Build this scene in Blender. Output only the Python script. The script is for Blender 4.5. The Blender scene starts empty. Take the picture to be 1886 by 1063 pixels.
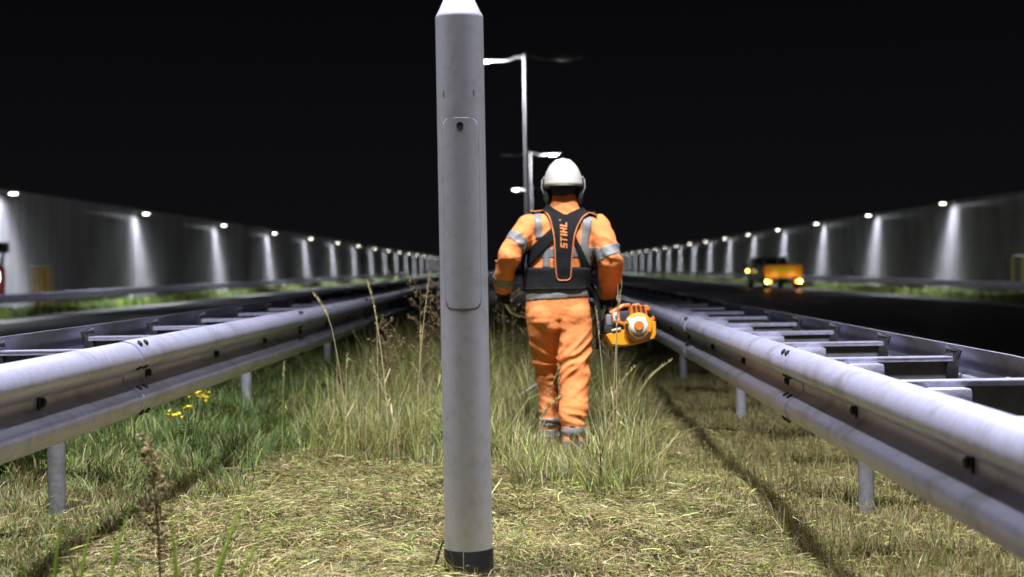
import bpy, bmesh, math, random
import numpy as np
from mathutils import Vector, Matrix, noise
from mathutils.bvhtree import BVHTree

rng = np.random.default_rng(7)
random.seed(7)
scene = bpy.context.scene
COL = scene.collection
R = math.radians

# ------------------------------------------------------------------ camera
cam_d = bpy.data.cameras.new('camera')
cam_d.lens = 50.0
cam_d.sensor_width = 36.0
cam_d.clip_start = 0.05
cam_d.clip_end = 3000
cam_d.dof.use_dof = True
cam_d.dof.focus_distance = 6.0
cam_d.dof.aperture_fstop = 2.3
cam = bpy.data.objects.new('camera', cam_d)
COL.objects.link(cam)
scene.camera = cam
CAM_Z = 1.12
yaw, pitch, roll = R(0.984), R(-0.864), R(1.0)
fwd = Vector((-math.sin(yaw) * math.cos(pitch), math.cos(yaw) * math.cos(pitch), math.sin(pitch)))
r0 = fwd.cross(Vector((0, 0, 1))).normalized()
u0 = r0.cross(fwd)
up = u0 * math.cos(roll) + r0 * math.sin(roll)
rt = fwd.cross(up).normalized()
M = Matrix((rt, up, -fwd)).transposed().to_4x4()
M.translation = (0, 0, CAM_Z)
cam.matrix_world = M

# ------------------------------------------------------------------ night sky
world = bpy.data.worlds.new('World')
scene.world = world
world.use_nodes = True
wn = world.node_tree.nodes
wl = world.node_tree.links
bg = wn['Background']
tc = wn.new('ShaderNodeTexCoord')
sp = wn.new('ShaderNodeSeparateXYZ')
wl.new(tc.outputs['Generated'], sp.inputs[0])
ramp = wn.new('ShaderNodeValToRGB')
ramp.color_ramp.elements[0].position = 0.0
ramp.color_ramp.elements[0].color = (0.0050, 0.0045, 0.0055, 1)
ramp.color_ramp.elements[1].position = 0.22
ramp.color_ramp.elements[1].color = (0.0020, 0.0019, 0.0024, 1)
wl.new(sp.outputs['Z'], ramp.inputs[0])
wl.new(ramp.outputs[0], bg.inputs['Color'])
bg.inputs['Strength'].default_value = 1.0

# ------------------------------------------------------------------ exposure
scene.view_settings.view_transform = 'Standard'
scene.view_settings.look = 'None'
scene.view_settings.exposure = 0.0
scene.view_settings.gamma = 1.0
scene.view_settings.use_curve_mapping = False
scene.render.engine = 'CYCLES'
scene.cycles.use_denoising = True
scene.cycles.max_bounces = 6
scene.cycles.diffuse_bounces = 3
scene.cycles.glossy_bounces = 3
scene.cycles.sample_clamp_indirect = 4.0
scene.cycles.caustics_reflective = False
scene.cycles.caustics_refractive = False

ROAD_LAMP_W = 9400.0      # each near street lamp head, on the assumed masts
WALL_LAMP_W = 200.0        # each wall lamp
COOL = (0.89, 0.91, 1.0)

# ================================================================== helpers
def tag(o, label=None, cat=None, group=None, kind=None):
    if label: o['label'] = label
    if cat: o['category'] = cat
    if group: o['group'] = group
    if kind: o['kind'] = kind
    return o

def empty(name, loc=(0, 0, 0), rz=0.0, label=None, cat=None, group=None):
    o = bpy.data.objects.new(name, None)
    o.empty_display_size = 0.1
    COL.objects.link(o)
    o.location = loc
    o.rotation_euler = (0, 0, rz)
    return tag(o, label, cat, group)

def link_mesh(name, me, m, parent=None):
    o = bpy.data.objects.new(name, me)
    COL.objects.link(o)
    if m and not me.materials:
        me.materials.append(m)
    if parent: o.parent = parent
    return o

def again(src, parent=None, loc=None):
    """one more object sharing the mesh of src"""
    o = src.copy()
    COL.objects.link(o)
    if parent: o.parent = parent
    if loc is not None: o.location = loc
    return o

def copy_tree(o, parent=None):
    c = o.copy()
    COL.objects.link(c)
    c.parent = parent
    for ch in list(o.children):
        copy_tree(ch, c)
    return c

class MB:
    """collects shapes and links them as ONE mesh object"""
    def __init__(s):
        s.v, s.f = [], []
    def add(s, vs, fs):
        b = len(s.v)
        s.v += [tuple(v) for v in vs]
        s.f += [tuple(i + b for i in f) for f in fs]
        return s
    def box(s, c, size, rot=None, bev=0.0):
        x, y, z = [d / 2 for d in size]
        if bev > 0:
            b = min(bev, x * .9, y * .9, z * .9)
            bm = bmesh.new()
            bmesh.ops.create_cube(bm, size=1)
            for v in bm.verts: v.co = (v.co.x * 2 * x, v.co.y * 2 * y, v.co.z * 2 * z)
            bmesh.ops.bevel(bm, geom=bm.edges[:], offset=b, segments=2, affect='EDGES', profile=0.6)
            bm.verts.ensure_lookup_table()
            vs = [v.co.copy() for v in bm.verts]
            fs = [[v.index for v in f.verts] for f in bm.faces]
            bm.free()
        else:
            vs = [Vector((i * x, j * y, k * z)) for i in (-1, 1) for j in (-1, 1) for k in (-1, 1)]
            fs = [(0, 1, 3, 2), (4, 6, 7, 5), (0, 4, 5, 1), (2, 3, 7, 6), (0, 2, 6, 4), (1, 5, 7, 3)]
        c = Vector(c)
        if rot is not None: vs = [rot @ v for v in vs]
        return s.add([v + c for v in vs], fs)
    def tube(s, pts, rad, n=10, caps=True, sx=1.0):
        pts = [Vector(p) for p in pts]
        if not hasattr(rad, '__len__'): rad = [rad] * len(pts)
        vs, fs = [], []
        t0 = (pts[1] - pts[0]).normalized()
        ref = Vector((0, 0, 1)) if abs(t0.z) < .9 else Vector((1, 0, 0))
        side = t0.cross(ref).normalized()
        for i, p in enumerate(pts):
            if i == 0: t = pts[1] - pts[0]
            elif i == len(pts) - 1: t = pts[-1] - pts[-2]
            else: t = (pts[i + 1] - pts[i - 1])
            t.normalize()
            side = (side - t * side.dot(t)).normalized()
            up_ = t.cross(side)
            for k in range(n):
                a = 2 * math.pi * k / n
                vs.append(p + (side * math.cos(a) * sx + up_ * math.sin(a)) * rad[i])
        for i in range(len(pts) - 1):
            for k in range(n):
                k2 = (k + 1) % n
                fs.append((i * n + k, i * n + k2, (i + 1) * n + k2, (i + 1) * n + k))
        if caps:
            fs.append(tuple(reversed(range(n))))
            fs.append(tuple(range((len(pts) - 1) * n, len(pts) * n)))
        return s.add(vs, fs)
    def lathe(s, prof, c=(0, 0, 0), n=32, rot=None, capped=True):
        c = Vector(c)
        vs, fs = [], []
        for r_, z_ in prof:
            for k in range(n):
                a = 2 * math.pi * k / n
                v = Vector((r_ * math.cos(a), r_ * math.sin(a), z_))
                vs.append((rot @ v if rot is not None else v) + c)
        for i in range(len(prof) - 1):
            for k in range(n):
                k2 = (k + 1) % n
                fs.append((i * n + k, i * n + k2, (i + 1) * n + k2, (i + 1) * n + k))
        if capped:
            fs.append(tuple(reversed(range(n))))
            fs.append(tuple(range((len(prof) - 1) * n, len(prof) * n)))
        return s.add(vs, fs)
    def ball(s, c, r, n=12, m=8):
        if not hasattr(r, '__len__'): r = (r, r, r)
        c = Vector(c)
        vs, fs = [c + Vector((0, 0, -r[2]))], []
        for i in range(1, m):
            p = -math.pi / 2 + math.pi * i / m
            for k in range(n):
                a = 2 * math.pi * k / n
                vs.append(c + Vector((r[0] * math.cos(p) * math.cos(a), r[1] * math.cos(p) * math.sin(a), r[2] * math.sin(p))))
        vs.append(c + Vector((0, 0, r[2])))
        last = len(vs) - 1
        for k in range(n):
            k2 = (k + 1) % n
            fs.append((0, 1 + k2, 1 + k))
            fs.append((last, last - n + k, last - n + k2))
            for i in range(m - 2):
                fs.append((1 + i * n + k, 1 + i * n + k2, 1 + (i + 1) * n + k2, 1 + (i + 1) * n + k))
        return s.add(vs, fs)
    def prism(s, poly, d0, d1, axis='y'):
        """polygon in two axes, extruded along the third"""
        def P(a, b, d):
            return {'y': (a, d, b), 'x': (d, a, b), 'z': (a, b, d)}[axis]
        n = len(poly)
        vs = [P(a, b, d0) for a, b in poly] + [P(a, b, d1) for a, b in poly]
        fs = [tuple(range(n)), tuple(reversed(range(n, 2 * n)))]
        for k in range(n):
            k2 = (k + 1) % n
            fs.append((k, n + k, n + k2, k2))
        return s.add(vs, fs)
    def loft(s, rings, n=20, p=2.3):
        """rings of (cx, cy, cz, rx, ry): horizontal super-ellipses"""
        vs, fs = [], []
        for cx, cy, cz, rx, ry in rings:
            for k in range(n):
                a = 2 * math.pi * k / n
                ca, sa = math.cos(a), math.sin(a)
                vs.append((cx + rx * math.copysign(abs(ca) ** (2 / p), ca), cy + ry * math.copysign(abs(sa) ** (2 / p), sa), cz))
        for i in range(len(rings) - 1):
            for k in range(n):
                k2 = (k + 1) % n
                fs.append((i * n + k, i * n + k2, (i + 1) * n + k2, (i + 1) * n + k))
        fs.append(tuple(reversed(range(n))))
        fs.append(tuple(range((len(rings) - 1) * n, len(rings) * n)))
        return s.add(vs, fs)
    def mesh(s, name, smooth=None):
        me = bpy.data.meshes.new(name)
        me.from_pydata(s.v, [], s.f)
        bm = bmesh.new()
        bm.from_mesh(me)
        bmesh.ops.recalc_face_normals(bm, faces=bm.faces[:])
        bm.to_mesh(me)
        bm.free()
        if smooth is not None:
            for p in me.polygons: p.use_smooth = True
            me.set_sharp_from_angle(angle=R(smooth))
        me.update()
        return me
    def build(s, name, m, parent=None, smooth=None, loc=None):
        o = link_mesh(name, s.mesh(name, smooth), m, parent)
        if loc is not None: o.location = loc
        return o

# ---------------------------------------------------------------- materials
def newmat(name):
    m = bpy.data.materials.new(name)
    m.use_nodes = True
    nt = m.node_tree
    return m, nt, nt.nodes['Principled BSDF']

def node(nt, t, **kw):
    n = nt.nodes.new(t)
    for k, v in kw.items(): setattr(n, k, v)
    return n

def mat(name, col, rough=0.6, metal=0.0, var=0.15, scale=8.0, bump=0.0, bscale=60.0, stretch=(1, 1, 1), spec=None, dirt=None, dscale=3.0, damt=0.5, coords='Object'):
    """one base colour broken up by two noises, a bump and wear patches"""
    m, nt, b = newmat(name)
    L = nt.links
    tc = node(nt, 'ShaderNodeTexCoord')
    mp = node(nt, 'ShaderNodeMapping')
    mp.inputs['Scale'].default_value = stretch
    L.new(tc.outputs[coords], mp.inputs[0])
    n1 = node(nt, 'ShaderNodeTexNoise')
    n1.inputs['Scale'].default_value = scale
    n1.inputs['Detail'].default_value = 6
    n1.inputs['Roughness'].default_value = 0.65
    L.new(mp.outputs[0], n1.inputs['Vector'])
    r = node(nt, 'ShaderNodeValToRGB')
    r.color_ramp.elements[0].position = 0.3
    r.color_ramp.elements[1].position = 0.72
    lo = [max(0, c * (1 - var)) for c in col]
    hi = [min(1, c * (1 + var)) for c in col]
    r.color_ramp.elements[0].color = (*lo, 1)
    r.color_ramp.elements[1].color = (*hi, 1)
    L.new(n1.outputs['Fac'], r.inputs[0])
    out = r.outputs[0]
    if dirt:
        n2 = node(nt, 'ShaderNodeTexNoise')
        n2.inputs['Scale'].default_value = dscale
        n2.inputs['Detail'].default_value = 8
        n2.inputs['Roughness'].default_value = 0.7
        L.new(tc.outputs[coords], n2.inputs['Vector'])
        r2 = node(nt, 'ShaderNodeValToRGB')
        r2.color_ramp.elements[0].position = 0.5
        r2.color_ramp.elements[0].color = (0, 0, 0, 1)
        r2.color_ramp.elements[1].position = 0.72
        r2.color_ramp.elements[1].color = (damt, damt, damt, 1)
        L.new(n2.outputs['Fac'], r2.inputs[0])
        mx = node(nt, 'ShaderNodeMix', data_type='RGBA')
        L.new(r2.outputs[0], mx.inputs['Factor'])
        L.new(out, mx.inputs['A'])
        mx.inputs['B'].default_value = (*dirt, 1)
        out = mx.outputs['Result']
    L.new(out, b.inputs['Base Color'])
    b.inputs['Roughness'].default_value = rough
    b.inputs['Metallic'].default_value = metal
    if spec is not None: b.inputs['Specular IOR Level'].default_value = spec
    if bump > 0:
        n3 = node(nt, 'ShaderNodeTexNoise')
        n3.inputs['Scale'].default_value = bscale
        n3.inputs['Detail'].default_value = 5
        L.new(mp.outputs[0], n3.inputs['Vector'])
        bp = node(nt, 'ShaderNodeBump')
        bp.inputs['Strength'].default_value = bump
        bp.inputs['Distance'].default_value = 0.02
        L.new(n3.outputs['Fac'], bp.inputs['Height'])
        L.new(bp.outputs[0], b.inputs['Normal'])
    return m

def emit(name, col, strength):
    m, nt, b = newmat(name)
    b.inputs['Base Color'].default_value = (*col, 1)
    b.inputs['Emission Color'].default_value = (*col, 1)
    b.inputs['Emission Strength'].default_value = strength
    m.cycles.emission_sampling = 'NONE' if strength < 5 else 'FRONT'
    return m

def blade_mat(name, rough=0.55, trans=0.35):
    """colour comes per blade from the mesh; leaves let a little light through"""
    m, nt, b = newmat(name)
    at = node(nt, 'ShaderNodeAttribute', attribute_name='Col')
    nt.links.new(at.outputs['Color'], b.inputs['Base Color'])
    b.inputs['Roughness'].default_value = rough
    b.inputs['Specular IOR Level'].default_value = 0.3
    tr = node(nt, 'ShaderNodeBsdfTranslucent')
    nt.links.new(at.outputs['Color'], tr.inputs['Color'])
    mx = node(nt, 'ShaderNodeMixShader')
    mx.inputs[0].default_value = trans
    nt.links.new(b.outputs[0], mx.inputs[1])
    nt.links.new(tr.outputs[0], mx.inputs[2])
    nt.links.new(mx.outputs[0], nt.nodes['Material Output'].inputs['Surface'])
    return m

ZINC = mat('galvanised_steel', (0.60, 0.595, 0.77), rough=0.53, metal=0.72, var=0.2, scale=9, stretch=(3, 14, 3), bump=0.16, bscale=26, dirt=(0.30, 0.29, 0.29), dscale=3.4, damt=0.75)
ZINC_OLD = mat('weathered_zinc', (0.36, 0.36, 0.39), rough=0.6, metal=0.35, var=0.25, scale=7, bump=0.1, bscale=30, dirt=(0.16, 0.15, 0.13), dscale=4, damt=0.6)
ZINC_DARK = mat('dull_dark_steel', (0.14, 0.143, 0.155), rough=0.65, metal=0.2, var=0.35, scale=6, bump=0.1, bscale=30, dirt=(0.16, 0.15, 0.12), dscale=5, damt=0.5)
BOLT = mat('dark_bolt_steel', (0.05, 0.05, 0.055), rough=0.5, metal=0.6, var=0.3, scale=60)
POST_PAINT = mat('grey_post_paint', (0.61, 0.605, 0.66), rough=0.38, metal=0.2, var=0.03, scale=4, bump=0.03, bscale=150, dirt=(0.34, 0.34, 0.33), dscale=22, damt=0.45)
GAP = mat('dark_gap', (0.03, 0.03, 0.033), rough=0.8, var=0.2)
BLACK_RUB = mat('black_rubber', (0.012, 0.012, 0.013), rough=0.6, var=0.4, scale=20, dirt=(0.06, 0.055, 0.04), dscale=10, damt=0.6)
ASPHALT = mat('asphalt', (0.062, 0.062, 0.066), rough=0.46, var=0.3, scale=1.2, bump=0.25, bscale=90, dirt=(0.045, 0.045, 0.045), dscale=0.25, damt=0.6, spec=0.45)
PAINT = mat('road_paint', (0.62, 0.61, 0.57), rough=0.6, var=0.15, scale=3, dirt=(0.3, 0.3, 0.28), dscale=2, damt=0.6)
SOIL = mat('soil', (0.060, 0.046, 0.026), rough=0.95, var=0.45, scale=14, bump=0.8, bscale=30, dirt=(0.10, 0.085, 0.042), dscale=9, damt=0.8)
EARTH = mat('dark_earth', (0.03, 0.03, 0.02), rough=1.0, var=0.4, scale=0.6)
VERGE = mat('verge_soil', (0.04, 0.05, 0.015), rough=1.0, var=0.5, scale=2.0, bump=0.5, bscale=8)
WALLM = mat('noise_wall_concrete', (0.145, 0.135, 0.150), rough=0.85, var=0.34, scale=1.7, stretch=(1, 1, 0.07), bump=0.2, bscale=18, dirt=(0.075, 0.07, 0.072), dscale=0.5, damt=0.7)
LAMP_GREY = mat('lamp_grey_metal', (0.46, 0.46, 0.47), rough=0.5, metal=0.3, var=0.1)
LENS = emit('lit_lamp_lens', (1.0, 0.97, 0.86), 15.0)
LENS_NEAR = emit('lit_street_lens', (0.94, 0.97, 1.0), 60.0)
LENS_OFF = mat('unlit_lens', (0.10, 0.10, 0.11), rough=0.2, var=0.1)
YELLOW = mat('yellow_tube_paint', (0.80, 0.56, 0.02), rough=0.5, var=0.15, scale=6)
GRASS_M = blade_mat('grass_blades')
STRAW_M = blade_mat('straw_blades', trans=0.2)

# ================================================================== layout
def off(y):
    """the whole road drifts gently to the left after the first metres"""
    y = np.asarray(y, dtype=float)
    return np.where(y > 10, -0.0107 * (y - 10 - 6 * (1 - np.exp(-(np.maximum(y, 10) - 10) / 6))), 0.0)

def ground_z(x, y):
    """the turf of the central reserve; falls a little to the right"""
    x = np.asarray(x, dtype=float); y = np.asarray(y, dtype=float)
    z = -0.048 * x
    z = z + 0.022 * np.sin(2.1 * x + 0.9 * y) + 0.018 * np.sin(3.7 * x - 2.3 * y + 1.0) + 0.010 * np.sin(9.0 * x + 6.1 * y)
    return z

def road_z(x):
    if x > 0: return -0.10 - 0.027 * (x - 2.3)
    return 0.06 - 0.021 * (abs(x) - 2.8)

YS = [-6, -2, 0, 2, 4, 6, 8, 10, 12, 15, 20, 25, 30, 40, 50, 60, 80, 100, 130, 160, 200, 250, 300, 360, 440]

def strip(name, x0, x1, zf, m, ys=YS, dz=0.0, nx=1, parent=None):
    v, f = [], []
    for y in ys:
        o_ = float(off(y))
        for i in range(nx + 1):
            x = x0 + (x1 - x0) * i / nx
            v.append((x + o_, y, zf(x) + dz))
    w = nx + 1
    for j in range(len(ys) - 1):
        for i in range(nx):
            f.append((j * w + i, j * w + i + 1, (j + 1) * w + i + 1, (j + 1) * w + i))
    me = bpy.data.meshes.new(name)
    me.from_pydata(v, [], f)
    return link_mesh(name, me, m, parent)

# ---- far ground sheet, below everything
g = MB().add([(-900, -200, -2.2), (900, -200, -2.2), (900, 1600, -2.2), (-900, 1600, -2.2)], [(0, 1, 2, 3)]).build('terrain', EARTH)
tag(g, kind='structure')
# ---- turf of the central reserve
v, f = [], []
xs = np.arange(-2.85, 2.36, 0.08); ysn = np.concatenate([np.arange(-2, 16, 0.08), np.arange(16, 60, 0.8), np.arange(60, 445, 12.0)])
X, Y = np.meshgrid(xs, ysn)
Z = ground_z(X, Y) - 0.01
Xo = X + off(Y)
v = np.stack([Xo, Y, Z], -1).reshape(-1, 3)
nx, ny = len(xs), len(ysn)
f = [(j * nx + i, j * nx + i + 1, (j + 1) * nx + i + 1, (j + 1) * nx + i) for j in range(ny - 1) for i in range(nx - 1)]
me = bpy.data.meshes.new('ground')
me.from_pydata(v.tolist(), [], f)
for p in me.polygons: p.use_smooth = True
tag(link_mesh('ground', me, SOIL), kind='structure')
# ---- carriageways, verges
tag(strip('road', 2.2, 18.0, road_z, ASPHALT, nx=2, dz=0.0), kind='structure')
tag(strip('road', -16.2, -2.75, road_z, ASPHALT, nx=2, dz=0.0), kind='structure')
tag(strip('verge_ground', 18.0, 26.2, road_z, VERGE, nx=2), kind='structure')
tag(strip('verge_ground', -22.6, -16.2, road_z, VERGE, nx=2), kind='structure')
LIT_ASPHALT = mat('lit_edge_asphalt', (0.15, 0.145, 0.135), rough=0.75, var=0.25, scale=1.5, bump=0.2, bscale=60)  # road edge under the wall lamps: their light is put into this paler colour
tag(strip('lit_edge_road', 16.0, 18.0, road_z, LIT_ASPHALT, dz=0.004), kind='structure')
tag(strip('lit_edge_road', -16.2, -14.3, road_z, LIT_ASPHALT, dz=0.004), kind='structure')
roads = [o for o in bpy.data.objects if o.name.startswith('road')]
r_right, r_left = roads[0], roads[1]
for xx, pr in ((16.3, r_right), (3.3, r_right), (-14.9, r_left), (-3.7, r_left)):
    strip('edge_line', xx, xx + (0.32 if abs(xx) > 10 else 0.2), road_z, PAINT, dz=0.008, parent=pr)
for xx, pr in ((6.9, r_right), (10.5, r_right), (13.4, r_right), (-7.4, r_left), (-11.1, r_left)):
    y = 14.0
    while y < 250:
        strip('lane_dash', xx, xx + 0.15, road_z, PAINT, ys=[y, y + 1.5, y + 3], dz=0.004, parent=pr)
        y += 12.0

# ================================================================== guardrails
# W-shaped beam: (depth towards the face, height above the lower edge)
WPROF = [(0.000, 0.312), (0.016, 0.311), (0.036, 0.305), (0.056, 0.293), (0.071, 0.276), (0.080, 0.256), (0.083, 0.238), (0.080, 0.224), (0.066, 0.211), (0.030, 0.189), (0.008, 0.177), (0.002, 0.168),
         (0.002, 0.144), (0.008, 0.135), (0.030, 0.123), (0.066, 0.101), (0.080, 0.088), (0.083, 0.074), (0.080, 0.056), (0.071, 0.036), (0.056, 0.019), (0.036, 0.007), (0.016, 0.001), (0.000, 0.000)]

def beam_mesh(side, length, name='rail_beam', proud=0.0, thick=0.004):
    """side +1: the face looks towards +x"""
    prof = [(d + proud, h) for d, h in WPROF]
    n = len(prof)
    v, f = [], []
    for y in (0, length):
        for d, h in prof: v.append((side * d, y, h))
        for d, h in prof: v.append((side * (d - thick), y, h))
    m2 = 2 * n
    for i in range(n - 1):
        f.append((i, i + 1, m2 + i + 1, m2 + i))
        f.append((n + i, m2 + n + i, m2 + n + i + 1, n + i + 1))
    for b in (0, m2):
        for i in range(n - 1): f.append((b + i, b + n + i, b + n + i + 1, b + i + 1))
    for i in (0, n - 1): f.append((i, m2 + i, m2 + n + i, n + i))
    me = bpy.data.meshes.new(name)
    me.from_pydata(v, [], f)
    bm = bmesh.new(); bm.from_mesh(me)
    bmesh.ops.recalc_face_normals(bm, faces=bm.faces[:]); bm.to_mesh(me); bm.free()
    for p in me.polygons: p.use_smooth = True
    me.set_sharp_from_angle(angle=R(50))
    me.materials.append(ZINC)
    return me

def bolt_mesh(side):
    """slotted hole plate with a bolt in the valley of the beam"""
    mb = MB()
    mb.box((side * 0.004, 0, 0), (0.006, 0.058, 0.024))
    mb.lathe([(0.017, 0.0), (0.017, 0.006), (0.010, 0.013)], (side * 0.006, 0.008, 0), 8, rot=Matrix.Rotation(side * math.pi / 2, 3, 'Y'))
    mb.tube([(side * 0.007, -0.034, 0.022), (side * 0.010, -0.040, 0.0), (side * 0.007, -0.034, -0.022)], 0.004, 5)
    me = mb.mesh('slot_bolt'); me.materials.append(BOLT)
    return me

def lap_bolt_mesh(side, only=None):
    mb = MB(); c_ = -1
    for yy in (0.0, 0.09):
        for d, h, ang in ((0.052, 0.297, 38), (0.046, 0.201, -32), (0.046, 0.111, 212), (0.052, 0.015, 142)):
            c_ += 1
            if only is not None and c_ != only: continue
            nrm = Vector((side * math.cos(R(ang)), 0, math.sin(R(ang))))
            if d == 0.046: nrm = Vector((side * 0.5, 0, -0.866 if h > .15 else 0.866))
            if h < 0.05: nrm = Vector((side * 0.75, 0, -0.66))
            q = nrm.to_track_quat('Z', 'Y').to_matrix()
            mb.lathe([(0.015, 0.0), (0.014, 0.006), (0.008, 0.010)], Vector((side * d, yy, h)) + nrm * 0.001, 8, rot=q)
    me = mb.mesh('lap_bolts'); me.materials.append(BOLT)
    return me

def double_rail(name, x_in, face, x_out, z_in, z_out, z_bar, y_joint, x_post, y_post, label):
    """two W beams on one row of posts, tied by crossbars; face=+1 when the inner beam looks to +x"""
    t = empty(name, (0, 0, 0), 0, label, 'guardrail', 'double guardrails of the central reserve')
    b_in, b_out = beam_mesh(face, 4.006), beam_mesh(-face, 4.006)
    l_in = beam_mesh(face, 0.32, 'beam_lap', proud=0.0045)
    sb, lb = bolt_mesh(face), lap_bolt_mesh(face)
    one = [lap_bolt_mesh(face, k) for k in range(8)]
    far_in, far_out = beam_mesh(face, 24.0), beam_mesh(-face, 24.0)
    k0 = -2
    for k in range(k0, 14):
        y = y_joint + 4 * k
        o_ = float(off(y + 2))
        for bme, xx, zz, f_ in ((b_in, x_in, z_in, face), (b_out, x_out, z_out, -face)):
            o = link_mesh('rail_beam', bme, None, t)
            o.location = (xx + o_, y, zz + random.uniform(-.003, .003))
            o.rotation_euler.z = math.atan2(float(off(y)) - float(off(y + 4)), 4)
            if f_ == face:
                lap = link_mesh('beam_lap', l_in, None, t)
                lap.location = o.location.copy()
                lap.rotation_euler.z = o.rotation_euler.z
                if y < 30:
                    for q in range(3):
                        s_ = link_mesh('slot_bolt', sb, None, o)
                        s_.location = (face * 0.002, 0.36 + 1.333 * q, 0.157)
                    if y < 12:
                        for me1 in one:
                            link_mesh('lap_bolt', me1, None, lap).location = (face * 0.0045, 0.06, 0)
                    else:
                        e_ = link_mesh('lap_bolts', lb, None, lap)
                        e_.location = (face * 0.0045, 0.06, 0)
                        e_['kind'] = 'stuff'
    y = y_joint + 4 * 14
    while y < 320:
        for bme, xx, zz in ((far_in, x_in, z_in), (far_out, x_out, z_out)):
            o = link_mesh('rail_beam', bme, None, t)
            o.location = (xx + float(off(y)), y, zz)
            o.rotation_euler.z = math.atan2(float(off(y)) - float(off(y + 24)), 24)
        y += 24
    # posts
    xm = x_post
    zg = float(ground_z(xm, 6)) - 0.35
    pm = MB()
    hgt = z_bar - 0.125 - zg
    pm.prism([(.038 * math.cos(a * math.pi / 8) , .034 * math.sin(a * math.pi / 8)) for a in range(16)], 0, hgt, axis='z')
    pme = pm.mesh('rail_post', 30); pme.materials.append(ZINC_OLD)
    k = -1
    while y_post + 4 * k < 120:
        y = y_post + 4 * k
        o = link_mesh('rail_post', pme, None, t)
        o.location = (xm + float(off(y)), y, zg)
        k += 1
    # crossbars: a channel with a bright top flange and end brackets
    xa, xb = sorted((x_in - face * 0.012, x_out + face * 0.05))
    cb = MB()
    cb.box(((xa + xb) / 2, 0, -0.006), (xb - xa, 0.085, 0.010), bev=0.003)
    cb.box(((xa + xb) / 2, -0.038, -0.016), (xb - xa, 0.006, 0.014))
    cme = cb.mesh('crossbar', 30); cme.materials.append(ZINC)
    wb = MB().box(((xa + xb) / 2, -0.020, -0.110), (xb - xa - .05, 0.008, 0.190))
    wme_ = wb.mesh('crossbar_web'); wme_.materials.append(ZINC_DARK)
    br = MB()
    xo = x_out + face * 0.02
    br.tube([(xo - face * -0.07, 0.0, -0.03), (xo - face * -0.03, -0.02, -0.06), (xo - face * 0.0, -0.02, 0.02), (xo - face * -0.05, 0.0, 0.035)], 0.020, 8)
    br.box((xo + face * 0.03, -0.01, -0.07), (0.06, 0.06, 0.11), bev=0.012)
    bme_ = br.mesh('bar_bracket', 40); bme_.materials.append(BLACK_RUB)
    cap = MB()
    cap.box((xm + .03, -0.080, -0.066), (0.17, 0.085, 0.085), bev=0.022)
    cap.lathe([(0.020, 0), (0.020, 0.008), (0.011, 0.014)], (xm + .07, -0.124, -0.085), 10, rot=Matrix.Rotation(math.pi / 2, 3, 'X'))
    kme = cap.mesh('post_cap', 35); kme.materials.append(ZINC)
    gus = MB()
    gx = x_out + face * 0.16
    gus.box((gx, 0.16, -0.06), (0.014, 0.07, 0.10), bev=0.004)
    gus.box((gx - face * 0.07, 0.40, -0.095), (0.12, 0.42, 0.012), rot=Matrix.Rotation(face * -0.35, 3, 'Y'), bev=0.004)
    gme = gus.mesh('gusset_plate', 35); gme.materials.append(ZINC)
    y = y_joint - 4.0 + 0.75
    while y < 62:
        o_ = float(off(y))
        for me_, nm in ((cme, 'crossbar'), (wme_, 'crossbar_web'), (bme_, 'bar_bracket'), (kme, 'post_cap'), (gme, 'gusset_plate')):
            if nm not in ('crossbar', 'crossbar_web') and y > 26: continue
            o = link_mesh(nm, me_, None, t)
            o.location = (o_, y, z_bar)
        y += 4 / 3
    return t

RAIL_R = double_rail('double_guardrail', 1.120, -1, 2.00, 0.435, 0.40, 0.665, 6.0, 1.50, 6.55,
            'galvanised double guardrail with ladder crossbars on the side of the orange engine')
RAIL_L = double_rail('double_guardrail', -1.705, 1, -2.54, 0.530, 0.52, 0.775, 5.8, -2.07, 6.05,
            'galvanised double guardrail with ladder crossbars beside the yellow flowering weed')

# cable loop hanging at the near bracket of the right guardrail
cab = MB().tube([(1.93, 5.55, 0.69), (1.97, 5.48, 0.715), (1.985, 5.36, 0.705), (1.98, 5.26, 0.66), (1.96, 5.24, 0.60), (1.92, 5.32, 0.57), (1.85, 5.42, 0.555)], 0.005, 6)
cab.build('black_cable', BLACK_RUB, RAIL_R)
def road_barrier(name, x, face, label):
    """single beam along the outer verge"""
    t = empty(name, (0, 0, 0), 0, label, 'guardrail', 'guardrails in front of the noise walls')
    z0 = road_z(x) + 0.44
    bme = beam_mesh(face, 8.0)
    y = 16.0
    while y < 400:
        o = link_mesh('rail_beam', bme, None, t)
        o.location = (x + float(off(y)), y, z0)
        o.rotation_euler.z = math.atan2(float(off(y)) - float(off(y + 8)), 8)
        y += 8
    pm = MB().box((0, 0, 0), (0.10, 0.06, 0.95)).mesh('rail_post'); pm.materials.append(ZINC_OLD)
    y = 18.0
    while y < 240:
        o = link_mesh('rail_post', pm, None, t)
        o.location = (x - face * 0.06 + float(off(y)), y, z0 - 0.23)
        y += 4
    return t
road_barrier('verge_guardrail', -17.2, 1, 'single guardrail beyond the far road edge, below the left noise wall')
road_barrier('verge_guardrail', 19.6, -1, 'single guardrail beyond the far road edge, behind the orange truck')

# ================================================================== noise walls and wall lamps
ORD = ['first', 'second', 'third', 'fourth', 'fifth', 'sixth', 'seventh', 'eighth', 'ninth', 'tenth', 'eleventh', 'twelfth', 'thirteenth', 'fourteenth', 'fifteenth', 'sixteenth', 'seventeenth', 'eighteenth', 'nineteenth', 'twentieth', 'twenty-first', 'twenty-second']

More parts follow.
